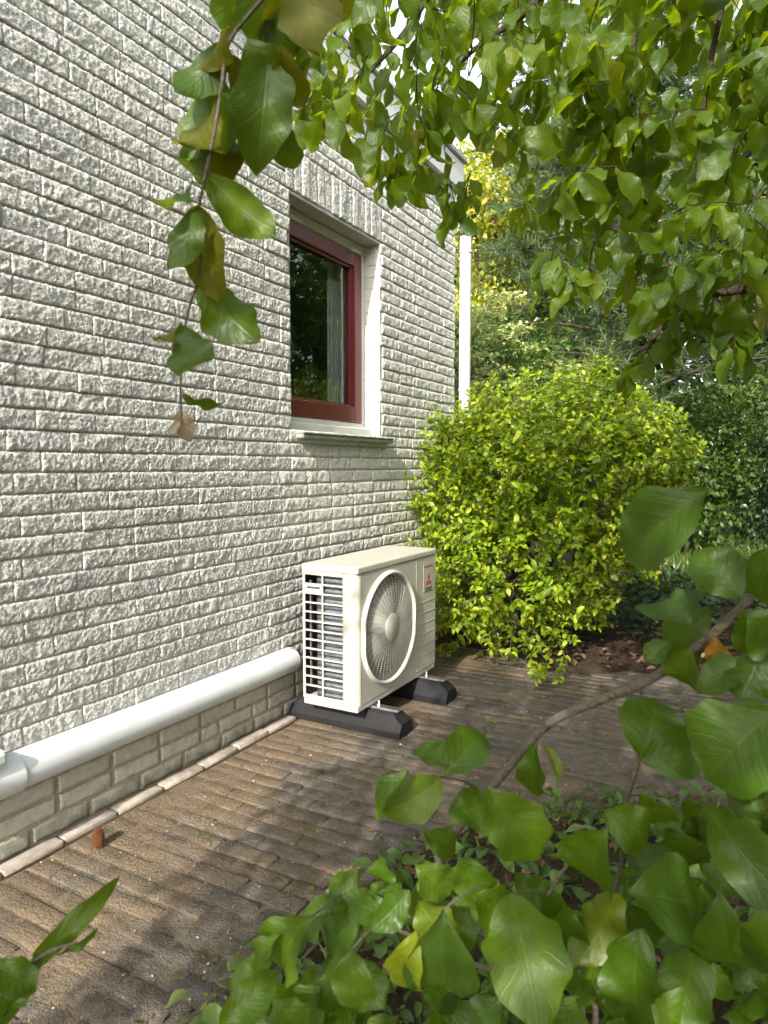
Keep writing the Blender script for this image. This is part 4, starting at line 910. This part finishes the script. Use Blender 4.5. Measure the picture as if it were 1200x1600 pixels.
# pine with needle tufts and orange buds
pb = at(950, 500, 7.2); proot = np.array([pb[0], pb[1]+.6, 0]); pine = empty('pine_tree', proot); tag(pine, 'shaggy pine with orange buds filling the background above the golden shrub', 'tree')
stem('trunk', [(0, 0, -.1), (.05, 0, 2), (-.05, .05, 4.5), (0, 0, 7)], .13, .04, M['bark'], pine, 10, 6)
NP, ND, NS = [], [], []; tips = []
for k in range(150):
    z0 = NR.uniform(.9, 5.6); a = NR.uniform(math.pi*.95, math.pi*2.1) if k % 4 else NR.uniform(0, 6.28); R_ = (2.5-.22*z0)*NR.uniform(.6, 1.05); dr = NR.uniform(-.3, .35)
    b0 = np.array([0, 0, z0]); b1 = np.array([math.cos(a)*R_*.5, math.sin(a)*R_*.5, z0+dr*.6+.1]); b2 = np.array([math.cos(a)*R_, math.sin(a)*R_*.8, z0+dr])
    uu, vv, _ = proj(b2+proot)
    if uu[0] > 1075 and vv[0] > 590: continue
    S = spline([b0, b1, b2], 10); V, Q = tube_np(S, np.linspace(.022, .006, len(S)), 6); link('branch', from_np('branch', V, Q, M['bark']), pine)
    for _ in range(20):
        q = S[NR.integers(5, len(S))]; d = unit(np.array([math.cos(a), math.sin(a), .25])+NR.normal(0, .75, 3)); L = NR.uniform(.12, .4); tip = q+d*L
        m = 52; f = NR.uniform(.25, 1.0, m); NP.append(q+d*L*f[:, None]); nd = unit(d)*.75+rdir(m)*.8; ND.append(nd); NS.append(NR.uniform(.07, .12, m)); tips.append((tip, d))
        NP.append(np.linspace(q, tip, 2)[:1]); ND.append(np.array([d])); NS.append(np.array([L]))
NP, ND, NS = map(np.concatenate, (NP, ND, NS)); NEED = [(np.array([(-.026, 0, 0), (.026, 0, 0), (.012, 1, -.06), (-.012, 1, -.06)]), np.array([(0, 1, 2, 3)]), np.array([(0, 0), (1, 0), (1, 1), (0, 1)]))]
scatter('needles', NEED, NP, ND, rdir(len(NP)), NS, M['needle'], pine)
bud_me = from_np('bud', *tube_np([(0, 0, 0), (0, 0, .012), (0, 0, .035), (0, 0, .05)], [.006, .014, .011, .001], 7), M['bud'])
u, v, z = proj(np.array([t[0] for t in tips])+proot); cand = [i for i in range(len(tips)) if 760 < u[i] < 1200 and 300 < v[i] < 720 and tips[i][0][1] < 0]
for i in RNG.sample(cand, min(60, len(cand))): place('bud', bud_me, tips[i][0], np.cross(tips[i][1], [1, 0, .3]), tips[i][1], 1.15, pine)
# dark ivy hedge at the right edge, pale bush and grass before it
c = at(1215, 760, 9.0); cloud('ivy_hedge', (c[0]+.25, c[1]+.3, .85), (.95, .9, .95), 9000, .075, M['dark_leaf'], 'dark glossy ivy-covered hedge at the right edge', 'hedge', clump=120, hollow=.75, cr=.13, droop=.8, tpls=TINY)
c = at(1170, 655, 10.5); cloud('feathery_shrub', (c[0]+.2, c[1], 2.0), (1.1, .7, .45), 6000, .06, M['grass'], 'feathery light green shrub above the ivy hedge', 'shrub', clump=60, tpls=TINY)
flat = lambda x, y: np.ones(len(x), bool)
P = np.stack([NR.uniform(.9, 3.2, 9000), NR.uniform(6.2, 12, 9000)], 1); n = len(P)
BLADE = [leaf_tpl(1, 3, .07, .35, 0, 0, .7, 0, 8)]
o = scatter('grass', BLADE, np.column_stack([P, np.full(n, -.02)]), rdir(n)*.45+np.array([0, 0, 1]), rdir(n), NR.uniform(.12, .34, n), M['grass']); tag(o, 'tall rough grass between the golden shrub and the ivy hedge', 'grass', kind='stuff')
# low dark ivy under the golden shrub
flat_scatter('ivy_ground_cover', 2200, .1, 2.6, 4.5, 6.4, lambda x, y: y > 4.5, .03, .05, .09, M['dark_leaf'], 'dark ivy leaves on the shaded soil under the golden shrub', 'ivy', .6, SMALL, zr=.28)
# tree wall far behind
for (x, y, z, rx, rz, n, mat, lab) in [(-3.2, 14, 4.2, 2.6, 3.4, 9000, 'green', 'tall mid green tree far behind the house corner'), (.4, 13.5, 3.6, 2.4, 3.4, 10000, 'green', 'broad green tree behind the yellow tree'), (3.6, 14.5, 3.8, 2.6, 3.6, 10000, 'dark_leaf', 'dark evergreen tree behind the pine'),
                                      (6.6, 14, 3.5, 2.6, 3.4, 9000, 'green', 'green tree beyond the ivy hedge'), (-1.6, 17, 7.0, 3.0, 3.0, 8000, 'dark_leaf', 'tall dark tree top above the house roof edge'), (2.2, 17, 7.2, 3.2, 3.2, 9000, 'green', 'tall green tree crown high above the pine'), (5.8, 18, 7.0, 3.2, 3.2, 8000, 'green', 'tall green tree crown behind the right edge')]:
    cloud('background_tree', (x, y, z), (rx, 1.8, rz), int(n*.9), .235, M[mat], lab, 'tree', 'trees far behind the garden', clump=160, hollow=.3, trunk_r=.2, cr=.16, tpls=TINY)
c = at(1075, 670, 8.2); cloud('hazel_shrub', (c[0], c[1], 1.15), (.7, .5, .95), 5000, .085, M['green'], 'mid green shrub right of the golden shrub before the pine', 'shrub', clump=70, hollow=.5, tpls=TINY)
# woodland just outside the right of the view: keeps the open sky off the path side of the house
for x, y, z, r in [(4.6, .2, 2.6, 1.5), (4.9, 3.0, 2.8, 1.7), (4.8, 5.8, 3.0, 1.7), (5.2, 8.6, 3.0, 1.8), (6.8, 5.0, 4.2, 2.0)]:
    cloud('woodland_tree', (x, y, z), (r, r*1.1, z*.9), 3200, .22, M['green'], 'green woodland tree standing out of view to the right of the path', 'tree', 'woodland right of the path', clump=110, hollow=.5, trunk_r=.14, cr=.18, tpls=TINY)
bpy.context.view_layer.update()
